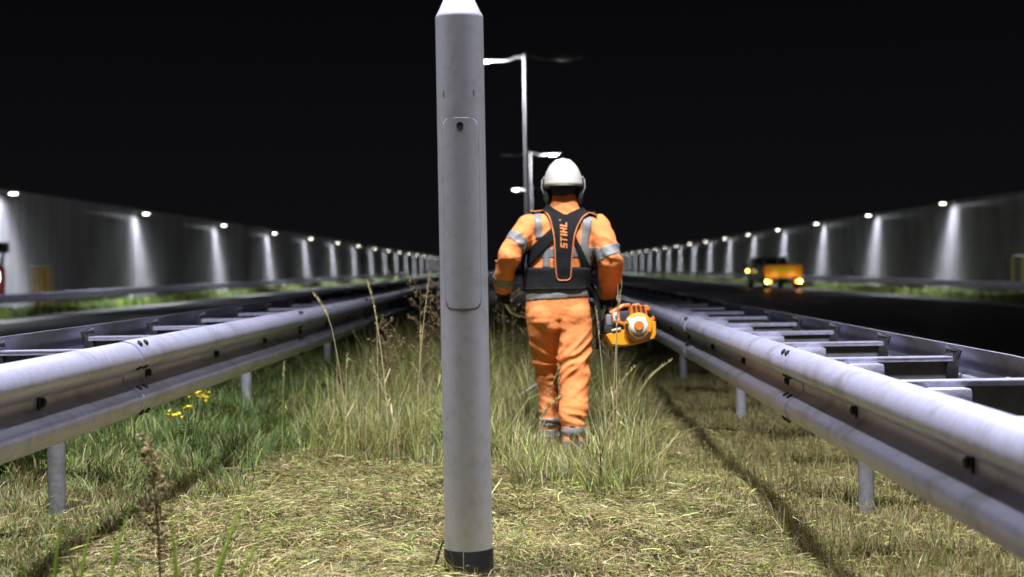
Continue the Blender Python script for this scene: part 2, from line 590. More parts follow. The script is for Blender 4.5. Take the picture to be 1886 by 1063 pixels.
def noise_wall(x, face, zb, height, label):
    t = empty('noise_wall', (0, 0, 0), 0, label, 'noise wall', 'noise walls along both sides of the motorway')
    L_ = 6.0
    # ribbed panel with a recessed joint at each end
    mb = MB()
    n = 24
    prof = [(0.03, 0.0)]
    for i in range(n):
        a = 0.03 + (L_ - 0.06) * i / n
        w = (L_ - 0.06) / n
        prof += [(a + 0.002, 0.045), (a + w * .62, 0.045), (a + w * .7, 0.030), (a + w * .95, 0.030)]
    prof += [(L_ - 0.03, 0.045), (L_ - 0.03, 0.0)]
    v, f = [], []
    for z in (0, height):
        for a, d in prof: v.append((face * d, a, z))
    m_ = len(prof)
    for i in range(m_ - 1): f.append((i, i + 1, m_ + i + 1, m_ + i))
    f.append(tuple(range(m_, 2 * m_)))
    mb.add(v, f)
    me = mb.mesh('wall_panel'); me.materials.append(WALLM)
    core = MB()
    y = 30.6
    while y < 440:
        o = link_mesh('wall_panel', me, None, t)
        o.location = (x + float(off(y)), y, zb + (0.0 if y < 200 else 0.0))
        o.rotation_euler.z = math.atan2(float(off(y)) - float(off(y + L_)), L_)
        y += L_
    ys = [20, 60, 100, 200, 300, 440]
    for i in range(len(ys) - 1):
        a, b = ys[i], ys[i + 1]
        xa, xb = x + float(off(a)), x + float(off(b))
        core.add([(xa, a, zb - .5), (xb, b, zb - .5), (xb - face * .2, b, zb - .5), (xa - face * .2, a, zb - .5),
                  (xa, a, zb + height - .02), (xb, b, zb + height - .02), (xb - face * .2, b, zb + height - .02), (xa - face * .2, a, zb + height - .02)],
                 [(0, 1, 5, 4), (3, 7, 6, 2), (4, 5, 6, 7), (0, 4, 7, 3), (1, 2, 6, 5)])
    core.build('wall_core', GAP, t)
    cop = MB()
    for i in range(len(ys) - 1):
        a, b = ys[i], ys[i + 1]
        xa, xb = x + float(off(a)), x + float(off(b))
        z0, z1 = zb + height + .004, zb + height + .07
        cop.add([(xa + face * .07, a, z0), (xb + face * .07, b, z0), (xb - face * .24, b, z0), (xa - face * .24, a, z0),
                 (xa + face * .07, a, z1), (xb + face * .07, b, z1), (xb - face * .24, b, z1), (xa - face * .24, a, z1)],
                [(0, 1, 5, 4), (3, 7, 6, 2), (4, 5, 6, 7), (0, 3, 2, 1), (0, 4, 7, 3), (1, 2, 6, 5)])
    cop.build('coping', GAP, t)
    return t
WL_X, WR_X = -21.72, 25.55
noise_wall(WL_X, 1, -0.34, 5.05, 'long ribbed concrete noise wall behind the two wall boxes, lit by the left row of lamps')
noise_wall(WR_X, -1, -0.74, 5.25, 'long ribbed concrete noise wall beyond the orange truck, lit by the right row of lamps')

def web(name, power, side):
    """photometric web of the wall lamps: a narrow fan down the wall, a short streak at lamp height, little elsewhere.
    the direction of each ray is taken in the world: side +1 when the wall lies towards +X"""
    ld = bpy.data.lights.new(name, 'POINT')
    ld.energy = power
    ld.color = (0.86, 0.92, 1.0)
    ld.shadow_soft_size = 0.04
    ld.use_nodes = True
    nt = ld.node_tree
    L = nt.links
    em = nt.nodes['Emission']
    geo = node(nt, 'ShaderNodeNewGeometry')
    sep = node(nt, 'ShaderNodeSeparateXYZ')
    L.new(geo.outputs['Incoming'], sep.inputs[0])
    def m(op, a, b=None, c=None):
        n = node(nt, 'ShaderNodeMath', operation=op)
        for i, q in enumerate((a, b, c)):
            if q is None: continue
            if hasattr(q, 'is_linked') or hasattr(q, 'links'): L.new(q, n.inputs[i])
            else: n.inputs[i].default_value = q
        return n.outputs[0]
    dx = m('MULTIPLY', sep.outputs['X'], side)
    dy = m('MULTIPLY', sep.outputs['Y'], 1.0)
    dz = m('MULTIPLY', sep.outputs['Z'], -1.0)          # downwards positive
    dxc = m('MAXIMUM', dx, 0.06)
    t_ = m('MULTIPLY', m('DIVIDE', dz, dxc), 0.62)      # metres below the lamp on the wall
    u_ = m('MULTIPLY', m('DIVIDE', dy, dxc), 0.62)      # metres along the wall
    # fan: width grows with depth, brightness falls with depth
    w_ = m('ADD', m('MULTIPLY', m('MAXIMUM', t_, 0.0), 0.46), 0.46)
    q_ = m('DIVIDE', m('SUBTRACT', u_, m('MULTIPLY', t_, 0.28)), w_)   # the fan leans away from the traffic
    fan = m('EXPONENT', m('MULTIPLY', m('MULTIPLY', q_, q_), -1.0))
    halo = m('MULTIPLY', m('EXPONENT', m('MULTIPLY', m('MULTIPLY', q_, q_), -0.12)), 0.028 if side > 0 else 0.055)
    g_ = m('DIVIDE', 1.0, m('ADD', m('POWER', m('MAXIMUM', m('MULTIPLY', t_, 0.95), 0.0), 1.4), 1.0))
    on = m('DIVIDE', 1.0, m('ADD', m('EXPONENT', m('MULTIPLY', m('SUBTRACT', t_, 0.13), -18.0)), 1.0))
    e1 = m('MULTIPLY', m('MULTIPLY', m('ADD', fan, halo), g_), on)
    s_ = m('DIVIDE', m('SUBTRACT', t_, 0.14), 0.11)
    st_ = m('EXPONENT', m('MULTIPLY', m('MULTIPLY', s_, s_), -1.0))
    tow = m('EXPONENT', m('MULTIPLY', m('MAXIMUM', m('MULTIPLY', u_, -1.0), 0.0), -0.52))   # towards the camera along the wall
    beh = m('DIVIDE', 1.0, m('ADD', m('EXPONENT', m('MULTIPLY', u_, 10.0)), 1.0))
    e2 = m('MULTIPLY', m('MULTIPLY', m('MULTIPLY', st_, tow), beh), 0.085)
    E = m('ADD', e1, e2)
    lim = m('DIVIDE', 1.0, m('POWER', dxc, 3.0))
    I = m('MULTIPLY', m('MULTIPLY', E, lim), m('GREATER_THAN', dx, 0.06))
    sm = nt.nodes.new('ShaderNodeMapRange'); sm.interpolation_type = 'SMOOTHSTEP'
    sm.inputs['From Min'].default_value = 0.28; sm.inputs['From Max'].default_value = 0.70
    L.new(dz, sm.inputs['Value'])
    sw = nt.nodes.new('ShaderNodeMapRange'); sw.interpolation_type = 'SMOOTHSTEP'
    sw.inputs['From Min'].default_value = 0.10; sw.inputs['From Max'].default_value = -0.06
    L.new(dx, sw.inputs['Value'])
    flood = m('MULTIPLY', m('MULTIPLY', sm.outputs['Result'], sw.outputs['Result']), 52.0)     # downward light for the verge and the road edge
    L.new(m('ADD', m('MINIMUM', I, 900.0), flood), em.inputs['Strength'])
    return ld

WEB = web('wall_lamp_web', WALL_LAMP_W, 1.0)

def wall_lamp_proto():
    t = empty('wall_lamp')
    mb = MB()
    mb.tube([(0.62, 0, 0.10), (0.25, 0, 0.13), (0.02, 0, 0.07)], 0.025, 8)
    mb.box((0.635, 0, 0.10), (0.03, 0.16, 0.22), bev=0.005)
    mb.build('bracket', LAMP_GREY, t, 40)
    hd = MB()
    hd.prism([(-.26, 0.03), (.20, 0.03), (.22, .06), (.12, .11), (-.16, .11), (-.27, .06)], -0.11, 0.11)
    hd.build('housing', LAMP_GREY, t)
    MB().box((-.03, 0, 0.008), (0.29, 0.16, 0.045), bev=0.015).build('lens', LENS, t, 40)
    lo = bpy.data.objects.new('lamp_light', WEB)
    COL.objects.link(lo); lo.parent = t; lo.location = (0, 0, -0.06)
    return t

proto = wall_lamp_proto()
def place_lamps(sidename, xw, face, y0, dy, n, z0, slope, start=0):
    for i in range(n):
        y = y0 + dy * i
        z = z0 + slope * (y - y0)
        o = copy_tree(proto)
        ang = math.atan2(float(off(y)) - float(off(y + 4)), 4)
        o.location = (xw + float(off(y)) + face * 0.70, y, z)
        o.rotation_euler.z = ang + (math.pi if face > 0 else 0)
        if face > 0:
            o.scale = (1, 1, 1)
        which = ORD[i] if i < n - 1 else 'farthest'
        lab = f'lit lamp on the {sidename} noise wall, {which} one counted from the near end'
        tag(o, lab, 'wall lamp', f'lamps along the {sidename} noise wall')
place_lamps('right', WR_X, -1, 66.5, 18.0, 17, 4.46, -0.0030)  # nearest lamp is assumed: row continued out of view to light the hoops
WEB_L = web('wall_lamp_web_mirrored', WALL_LAMP_W, -1.0)
for ch in proto.children:
    if ch.type == 'LIGHT': ch.data = WEB_L
place_lamps('left', WL_X, 1, 37.5, 20.7, 18, 4.54, -0.0028)  # here too the nearest lamp is assumed and out of view
for ch in list(proto.children): bpy.data.objects.remove(ch)
bpy.data.objects.remove(proto)

# ================================================================== street lamps of the central reserve
def street_lamp(y, lit, label, x=-0.33, h=10.0, arms=(-1, 1)):
    PALE_POLE = mat('pale_pole_paint', (.62, .62, .62), rough=.6, var=.06)
    t = empty('street_lamp', (x, y, 0.0), 0, label, 'street lamp', 'two armed street lamps in the central reserve')
    MB().tube([(0, 0, -.1), (0, 0, 1.2), (0, 0, 1.3), (0, 0, h - .35), (0, 0, h + .12)], [.12, .12, .095, .07, .065], 12).build('pole', PALE_POLE, t, 40)
    for s in arms:
        MB().tube([(s * .06, 0, h), (s * .45, 0, h - .04), (s * .62, 0, h - .13), (s * .9, 0, h - .18), (s * 1.5, 0, h - .15)], [.06, .06, .055, .05, .05], 8).build('arm', PALE_POLE, t, 50)
        hd = MB()
        hd.prism([(s * 1.35, h - .21), (s * 1.38, h - .12), (s * 1.7, h - .07), (s * 2.25, h - .08), (s * 2.42, h - .12), (s * 2.0, h - .19)], -.15, .15)
        lamp = hd.build('lamp_head', PALE_POLE, t)
        MB().box((s * 1.8, 0, h - .205), (.50, .24, .06), bev=.02).build('lens', LENS_NEAR if s in lit else LENS_OFF, lamp, 40)
        if s in lit:
            ld = bpy.data.lights.new('street_light', 'POINT')
            ld.energy = 1500; ld.color = COOL; ld.shadow_soft_size = .08
            lo = bpy.data.objects.new('street_light', ld); COL.objects.link(lo); lo.parent = t
            lo.location = (s * 1.8, -.05, h - .75)
    return t
street_lamp(60.0, (-1,), 'tall street lamp beside the bollard, lit on its left arm only')
street_lamp(111.0, (1,), 'street lamp rising behind the white helmet, lit on its right arm only')
street_lamp(160.0, (-1,), 'distant street lamp, its small lit head just above the worker and below the others')

def assumed_side_mast(x, y, h, arm, label):
    """assumed mast, unseen at the edge of the carriageway, whose head hangs over the guardrail"""
    t = empty('street_lamp', (x, y, road_z(x)), 0, label, 'street lamp', 'assumed single armed lamps over the guardrails')  # assumed lamp, added out of view to give the near light
    h = h - road_z(x)
    MB().tube([(0, 0, 0), (0, 0, 1.2), (0, 0, 1.3), (0, 0, h)], [.11, .11, .09, .065], 12).build('pole', ZINC, t, 40)
    MB().tube([(0, 0, h - .05), (arm * .5, 0, h + .12), (arm, 0, h + .15)], [.06, .05, .045], 8).build('arm', LAMP_GREY, t, 50)
    MB().box((arm, 0, h + .16), (.62, .30, .10), bev=.03).build('lamp_head', LAMP_GREY, t, 40)
    MB().box((arm, 0, h + .085), (.46, .22, .04), bev=.01).build('lens', LENS_NEAR, t, 40)
    ld = bpy.data.lights.new('street_light', 'SPOT')
    ld.energy = ROAD_LAMP_W; ld.color = COOL; ld.spot_size = R(118); ld.spot_blend = .9; ld.shadow_soft_size = .32
    # assumed asymmetric optics: the light fades on the far side of the reserve
    ld.use_nodes = True
    nt = ld.node_tree
    tcn = node(nt, 'ShaderNodeNewGeometry'); sx = node(nt, 'ShaderNodeSeparateXYZ')
    nt.links.new(tcn.outputs['Incoming'], sx.inputs[0])
    dv = node(nt, 'ShaderNodeMath', operation='DIVIDE'); mz = node(nt, 'ShaderNodeMath', operation='MAXIMUM'); ab = node(nt, 'ShaderNodeMath', operation='ABSOLUTE')
    nt.links.new(sx.outputs['Z'], ab.inputs[0]); nt.links.new(ab.outputs[0], mz.inputs[0]); mz.inputs[1].default_value = .02
    nt.links.new(sx.outputs['X'], dv.inputs[0]); nt.links.new(mz.outputs[0], dv.inputs[1])
    mr = node(nt, 'ShaderNodeMapRange'); mr.interpolation_type = 'SMOOTHSTEP'
    sg = 1 if arm > 0 else -1
    mr.inputs['From Min'].default_value = sg * .36; mr.inputs['From Max'].default_value = sg * .06
    mr.inputs['To Min'].default_value = .13; mr.inputs['To Max'].default_value = 1.0
    nt.links.new(dv.outputs[0], mr.inputs['Value'])
    nt.links.new(mr.outputs['Result'], nt.nodes['Emission'].inputs['Strength'])
    lo = bpy.data.objects.new('street_light', ld); COL.objects.link(lo); lo.parent = t
    lo.location = (arm, 0, h + .04)
    return t
assumed_side_mast(3.1, 4.65, 9.2, -1.85, 'assumed lit lamp mast standing unseen beyond the guardrail on the side of the orange engine')  # both masts are assumed from the light and shadows on the reserve
assumed_side_mast(-3.5, 4.65, 9.2, 1.85, 'assumed lit lamp mast standing unseen beyond the guardrail on the side of the yellow weed')

# ================================================================== bollard
def bollard():
    x, y = -0.257, 5.05
    zg = float(ground_z(x, y)) - 0.02
    t = empty('marker_post', (x, y, zg), 0, 'thick grey steel post with access door, conical top and black foot, standing in the grass', 'post')
    r = .0850
    top = 1.12 + 0.961 - zg
    MB().lathe([(r, .135), (r, .16), (r, top - .078), (r, top - .075), (r - .003, top - .066), (r - .010, top - .055), (.055, top - .012), (.045, top - .004), (.02, top)], n=64).build('shaft', POST_PAINT, t, 40)
    MB().lathe([(r + .003, -.1), (r + .003, .128), (r + .001, .136)], n=48).build('base_sleeve', BLACK_RUB, t, 30)
    # access door: a curved plate a hair proud, inside a dark joint
    def curved(z0, z1, half, rad, name, m, rc=.03, thick=.004):
        n, nz = 20, 26
        cuts = [rc * (1 - math.cos(math.pi / 2 * q / 8)) for q in range(9)]
        zs = [z0 + c_ for c_ in cuts] + [z0 + rc + (z1 - z0 - 2 * rc) * q / 10 for q in range(1, 10)] + [z1 - c_ for c_ in reversed(cuts)]
        nz = len(zs) - 1
        pts = []
        for i in range(nz + 1):
            z = zs[i]
            e = min(z - z0, z1 - z)
            k = half if e >= rc else half - (rc - math.sqrt(max(0, rc * rc - (rc - e) ** 2)))
            for j in range(n + 1):
                a = -math.pi / 2 + (k * (2 * j / n - 1)) / rad
                pts.append((rad * math.cos(a), rad * math.sin(a), z))
        fs = []
        for i in range(nz):
            for j in range(n):
                q = i * (n + 1) + j
                fs.append((q, q + 1, q + n + 2, q + n + 1))
        me = bpy.data.meshes.new(name); me.from_pydata(pts, [], fs)
        for p in me.polygons: p.use_smooth = True
        o = link_mesh(name, me, m, t)
        sm = o.modifiers.new('solid', 'SOLIDIFY'); sm.thickness = thick; sm.offset = 1
        return o
    z1, z0 = 1.12 + .525 - zg, 1.12 - .142 - zg
    curved(z0 - .0018, z1 + .0022, .0712, r + .0001, 'door_gap', GAP, thick=.0002)
    d = curved(z0, z1, .0695, r + .0004, 'access_door', POST_PAINT, thick=.0005)
    lk = MB().lathe([(.0125, 0), (.0125, .0006), (.009, .0008), (.0075, .0004), (.001, .0004)], (0, -(r + .0008), z1 - .028), 18, rot=Matrix.Rotation(math.pi / 2, 3, 'X'))
    lk.build('door_lock', BOLT, d, 40)
    for a in (-.72, .62):
        sl = MB()
        aa = -math.pi / 2 + a
        sl.box((r * math.cos(aa), r * math.sin(aa), z1 + .085), (.004, .0012, .022), rot=Matrix.Rotation(aa + math.pi / 2, 3, 'Z'))
        sl.build('drain_slot', GAP, t)
    return t
bollard()

# ================================================================== truck
def truck():
    x, y = 14.9 + float(off(82)), 82.0
    zg = road_z(15.0)
    t = empty('utility_truck', (x, y, zg), 0.0, 'dark utility truck with an orange tailboard and glowing tail lights on the far carriageway', 'truck')
    t.rotation_euler.z = math.atan2(float(off(82)) - float(off(90)), 8)
    ORANGE = mat('orange_board', (0.66, 0.31, 0.015), rough=0.45, var=0.08, scale=2)
    ORANGE.node_tree.nodes['Principled BSDF'].inputs['Specular IOR Level'].default_value = .4
    DARK = mat('dark_body', (0.09, 0.09, 0.095), rough=0.35, var=0.1)
    GLASS = mat('dark_glass', (0.01, 0.01, 0.012), rough=0.08, var=0.05)
    AMB = emit('lit_tail_light', (1.0, 0.42, 0.05), 70.0)
    AMB2 = emit('lit_beacon', (1.0, 0.72, 0.12), 13.0)
    DIM = mat('dim_lamp_glass', (0.55, 0.36, 0.28), rough=0.2, var=0.1)
    # bed and board
    tb = MB().box((0, 0, 1.05), (2.24, 0.06, 0.74), bev=.02).build('tailboard', ORANGE, t, 40)
    MB().box((-.1, -.034, 1.16), (1.0, .006, .26), bev=.002).build('chevron_plate', mat('yellow_green_film', (0.42, 0.38, 0.02), rough=.4, var=.1), tb)
    MB().box((0, 2.0, .70), (2.2, 3.9, .08), bev=.02).box((-1.09, 2.0, .90), (.04, 3.9, .40), bev=.01).box((1.09, 2.0, .90), (.04, 3.9, .40), bev=.01).build('load_bed', DARK, t, 40)
    MB().box((0, 2.6, .5), (.9, 5.6, .22), bev=.03).box((0, .12, .46), (2.1, .10, .20), bev=.02).build('chassis', BLACK_RUB, t, 40)
    # load on the bed
    ld = MB()
    ld.box((-.62, 1.0, 1.55), (.62, .8, .28), bev=.05).box((.12, 1.2, 1.58), (.42, .6, .34), bev=.06).tube([(.2, 1.1, 1.7), (.25, 1.1, 1.95)], .06, 8)
    ld.box((-.2, 1.6, 1.1), (1.8, 1.6, .72), bev=.04)
    tag(ld.build('load_cover', BLACK_RUB, t, 40))
    # cab
    cabm = MB()
    prof = [(4.0, .55), (4.0, 1.15), (4.15, 1.86), (5.2, 1.90), (5.95, 1.22), (6.75, 1.08), (6.85, .55)]
    cabm.prism(prof, -.98, .98, axis='x')
    cab = cabm.build('cab', DARK, t)
    for a_ in (-.99, .985): MB().prism([(4.2, 1.22), (4.28, 1.76), (5.1, 1.78), (5.6, 1.24)], a_, a_ + .005, axis='x').build('side_window', GLASS, cab)
    MB().box((0, 4.06, 1.52), (1.6, .02, .42), rot=Matrix.Rotation(-.2, 3, 'X')).build('rear_window', GLASS, cab)
    for s in (-1, 1):
        MB().tube([(s * .98, 5.5, 1.30), (s * 1.2, 5.48, 1.36)], .025, 6).box((s * 1.26, 5.46, 1.42), (.16, .08, .30), bev=.03).build('mirror', BLACK_RUB, cab, 40)
    wm = MB()
    rot = Matrix.Rotation(math.pi / 2, 3, 'Y')
    wm.lathe([(.22, -.11), (.34, -.11), (.38, -.08), (.38, .08), (.34, .11), (.22, .11)], n=24, rot=rot, capped=False)
    wme = wm.mesh('wheel', 40); wme.materials.append(BLACK_RUB)
    rm = MB().lathe([(.03, .06), (.12, .09), (.21, .07), (.22, -.07), (.12, -.09), (.03, -.06)], n=20, rot=rot).mesh('rim', 40); rm.materials.append(LAMP_GREY)
    for xx, yy in ((-.92, 1.0), (.92, 1.0), (-.92, 5.9), (.92, 5.9)):
        w = link_mesh('wheel', wme, None, t); w.location = (xx, yy, .38)
        link_mesh('rim', rm, None, w)
    for s in (-.92, .92):
        MB().box((s, .52, .36), (.36, .02, .36)).build('mud_flap', BLACK_RUB, t)
    rx = Matrix.Rotation(math.pi / 2, 3, 'X')
    for s in (-1, 1):
        MB().box((s * .92, -.01, .46), (.36, .08, .20), bev=.02).build('light_housing', BLACK_RUB, t, 40)
        MB().lathe([(.085, 0), (.085, .03), (.05, .045)], (s * .95, -.05, .46), 16, rot=rx).build('tail_light', AMB, t, 40)
        MB().lathe([(.085, 0), (.085, .02), (.05, .03)], (s * .78, -.05, .46), 16, rot=rx).build('tail_light', emit('lit_orange_light', (1.0, 0.22, 0.03), 14.0), t, 40)
        MB().lathe([(.12, 0), (.12, .03), (.06, .05)], (s * .28, -.01, .48), 16, rot=rx).build('work_light', DIM, t, 40)
    MB().box((0, .04, .46), (1.2, .05, .16), bev=.01).build('light_bar', BLACK_RUB, t, 40)
    MB().lathe([(.07, 0), (.07, .12), (.04, .16)], (-1.22, 5.2, 1.0), 16).build('beacon', AMB2, t, 40)
    MB().tube([(-.97, 5.2, .98), (-1.22, 5.2, .99)], .03, 6).build('beacon_bracket', BLACK_RUB, t)
    # two added lamps on bumper arms, put in only to brighten the orange board
    for s in (-1, 1):
        arm = MB().tube([(s * .55, -.02, .52), (s * .55, -.55, .56)], .02, 6).build('added_lamp_arm', BLACK_RUB, t)
        MB().box((s * .55, -.60, .60), (.12, .08, .06), bev=.01).build('added_board_lamp', DIM, arm, 40)
        l_ = bpy.data.lights.new('added_board_fill', 'SPOT'); l_.energy = 17; l_.color = (1, .72, .40); l_.spot_size = R(150); l_.spot_blend = .6; l_.shadow_soft_size = .05
        lo = bpy.data.objects.new('added_board_fill', l_); COL.objects.link(lo); lo.parent = t
        lo.location = (s * .55, -.58, .66); lo.rotation_euler = (R(125), 0, 0)
truck()

# ================================================================== roadside furniture
def hoop(x, y, zg, w, h, label, group):
    r = min(.12, w * .49)
    pts = [(-w / 2, 0, 0), (-w / 2, 0, h - r)]
    for k in range(1, 6):
        a = math.pi - math.pi / 2 * k / 5
        pts.append((-w / 2 + r + r * math.cos(a), 0, h - r + r * math.sin(a)))
    for k in range(0, 6):
        a = math.pi / 2 - math.pi / 2 * k / 5
        pts.append((w / 2 - r + r * math.cos(a), 0, h - r + r * math.sin(a)))
    pts.append((w / 2, 0, 0))
    o = MB().tube(pts, .028, 10).build('hoop_barrier', YELLOW, None, 50)
    o.location = (x + float(off(y)), y, zg)
    return tag(o, label, 'hoop barrier', group)
places = ['one closest to the road', 'second from the road', 'third from the road', 'one closest to the wall']
for i in range(4):
    hoop(-18.48 + .20 * (3 - i), 53.0 + (3 - i) * .05, road_z(-18.5), .165, 1.70, f'yellow hoop at the left noise wall, {places[i]}', 'yellow hoops by the left noise wall')
for i in range(4):
    hoop(21.75 + .32 * i, 63.0 - i * .3, road_z(21.6), .55, 1.85, f'yellow hoop at the right noise wall, {places[i]}', 'yellow hoops by the right noise wall')

def wall_box(x, y, z, face, label, sz=.62):
    t = empty('wall_cabinet', (x + float(off(y)), y, z), 0, label, 'cabinet', 'dark boxes fixed to the noise walls')
    MB().box((face * .14, 0, 0), (.28, sz, sz), bev=.02).build('box_body', BLACK_RUB, t, 40)
    MB().box((face * .286, 0, 0), (.012, sz * .86, sz * .86), bev=.004).build('box_door', ZINC_DARK, t, 40)
wall_box(WL_X + .05, 108.5, .50, 1, 'dark square box low on the left noise wall, the one nearer the yellow hoops')
wall_box(WL_X + .05, 131.5, .50, 1, 'dark square box low on the left noise wall, the farther one')
wall_box(WR_X - .05, 111.0, .25, -1, 'dark square box low on the right noise wall beyond the truck')

def warning_lamp():
    x, y = -17.93, 47.0
    zg = road_z(-18.3)
    t = empty('warning_lamp', (x, y, zg), 0, 'red roadside lamp with a glowing white oval light hanging under a dark box', 'warning lamp', None)
    RED = mat('red_enamel', (0.42, 0.03, 0.02), rough=.4, var=.1)
    MB().tube([(-.55, 0, -.1), (-.55, 0, 2.55)], .06, 10).build('post', ZINC_OLD, t, 40)
    MB().box((-.06, 0, 2.32), (.9, .35, .34), bev=.03).build('control_box', BLACK_RUB, t, 40)
    MB().tube([(.24, 0, 2.15), (.20, -.03, 1.9), (.13, -.05, 1.62)], .05, 8).build('strut', BLACK_RUB, t, 40)
    MB().prism([(-.10, .78), (.22, .72), (.26, 1.5), (.20, 1.72), (-.06, 1.7)], -.12, .10).build('housing', RED, t)
    MB().ball((.055, -.13, 1.36), (.08, .03, .21), 16, 10).build('light', emit('white_warning_light', (.95, .96, 1.0), 14.0), t, 60)
warning_lamp()

# ================================================================== grass
def grass_mesh(name, m, x, y, z, h, az, lean, width, col, curve=1.9, kind='stuff', parent=None, loc=None):
    n = len(x)
    T = np.array([0, .4, .75, 1.0])
    Wd = np.array([1.0, .9, .6, 0.0])
    dx, dy = np.cos(az), np.sin(az)
    sx, sy = -dy, dx
    tw = rng.normal(0, .5, n)
    sx, sy = sx * np.cos(tw) - sy * np.sin(tw), sx * np.sin(tw) + sy * np.cos(tw)
    verts = np.zeros((n, 7, 3), np.float32)
    for k in range(4):
        t = T[k]
        r = lean * h * t ** curve
        zz = h * t * np.sqrt(np.maximum(0.05, 1 - (np.minimum(lean, .98) * t ** (curve - 1)) ** 2 * .75))
        cx, cy, cz = x + dx * r, y + dy * r, z + zz
        if k < 3:
            hw = width * Wd[k] / 2
            verts[:, 2 * k] = np.stack([cx - sx * hw, cy - sy * hw, cz], -1)
            verts[:, 2 * k + 1] = np.stack([cx + sx * hw, cy + sy * hw, cz], -1)
        else:
            verts[:, 6] = np.stack([cx, cy, cz], -1)
    base = (np.arange(n) * 7)[:, None]
    q1 = base + np.array([0, 1, 3, 2]); q2 = base + np.array([2, 3, 5, 4]); t3 = base + np.array([4, 5, 6])
    loops = np.concatenate([q1.ravel(), q2.ravel(), t3.ravel()]).astype(np.int32)
    starts = np.concatenate([np.arange(n) * 4, 4 * n + np.arange(n) * 4, 8 * n + np.arange(n) * 3]).astype(np.int32)
    return raw_mesh(name, m, verts.reshape(-1, 3), loops, starts, np.repeat(col, 7, axis=0), kind, parent)

def raw_mesh(name, m, verts, loops, starts, cols, kind, parent=None):
    me = bpy.data.meshes.new(name)
    me.vertices.add(len(verts)); me.loops.add(len(loops)); me.polygons.add(len(starts))
    me.vertices.foreach_set('co', verts.astype(np.float32).ravel())
    me.loops.foreach_set('vertex_index', loops)
    me.polygons.foreach_set('loop_start', starts)
    me.update(calc_edges=True)
    a = me.color_attributes.new('Col', 'FLOAT_COLOR', 'POINT')
    rgba = np.ones((len(verts), 4), np.float32); rgba[:, :3] = cols
    a.data.foreach_set('color', rgba.ravel())
    me.polygons.foreach_set('use_smooth', np.ones(len(starts), bool))
    o = link_mesh(name, me, m, parent)
    if kind: o['kind'] = kind
    return o

PAL = {k: np.array(v) for k, v in dict(
    straw=(0.31, 0.245, 0.125), straw2=(0.24, 0.18, 0.085), pale=(0.44, 0.38, 0.22), dry=(0.20, 0.145, 0.06), brown=(0.11, 0.075, 0.032),
    ygreen=(0.31, 0.34, 0.085), green=(0.13, 0.20, 0.04), lush=(0.075, 0.15, 0.04), deep=(0.045, 0.09, 0.022), olive=(0.13, 0.13, 0.035), blue=(0.10, 0.16, 0.075)).items()}
def mix_cols(n, weights):
    ks = list(weights); w = np.array([weights[k] for k in ks], float); w /= w.sum()
    idx = rng.choice(len(ks), n, p=w)
    c = np.array([PAL[k] for k in ks])[idx]
    c = 1.2 * c * rng.lognormal(0, .22, (n, 1)) * rng.normal(1, .05, (n, 3))
    return np.clip(c, .004, .8)
def patchy(x, y, s=1.0, seed=0.0):
    return .5 + .25 * (np.sin(3.1 * s * x + 1.7 * s * y + seed) + np.sin(-2.3 * s * x + 4.1 * s * y + 1.3 * seed + 2) * .7 + np.sin(7.3 * s * x - 5.9 * s * y + seed * 2.1) * .5)

def tall_zone(x, y):
    """where the grass was not mown: 0 outside, 1 well inside (uneven border)"""
    wob = .22 * np.sin(2.9 * x + 1) + .14 * np.sin(7.1 * x + 2.2) + .07 * np.sin(15 * x)
    edge = np.where(x < -.30, 7.85 + .25 * (x + .3) ** 2, 6.65 + .5 * np.clip(x - .35, 0, 1))
    edge = np.where((x > -.42) & (x < -.15), 7.2, edge) + wob
    ins = np.clip((y - edge) / .5, 0, 1)
    lat = np.clip((.72 + .05 * np.sin(3 * y) - x) / .14, 0, 1) * np.clip((x + 1.55 + .08 * np.sin(2.2 * y)) / .2, 0, 1)
    return ins * lat
def lush_zone(x, y):
    return np.clip((-1.34 - .10 * np.sin(2.7 * y) - .05 * np.sin(9 * y) - x + (y < 6.2) * -.12) / .16, 0, 1)

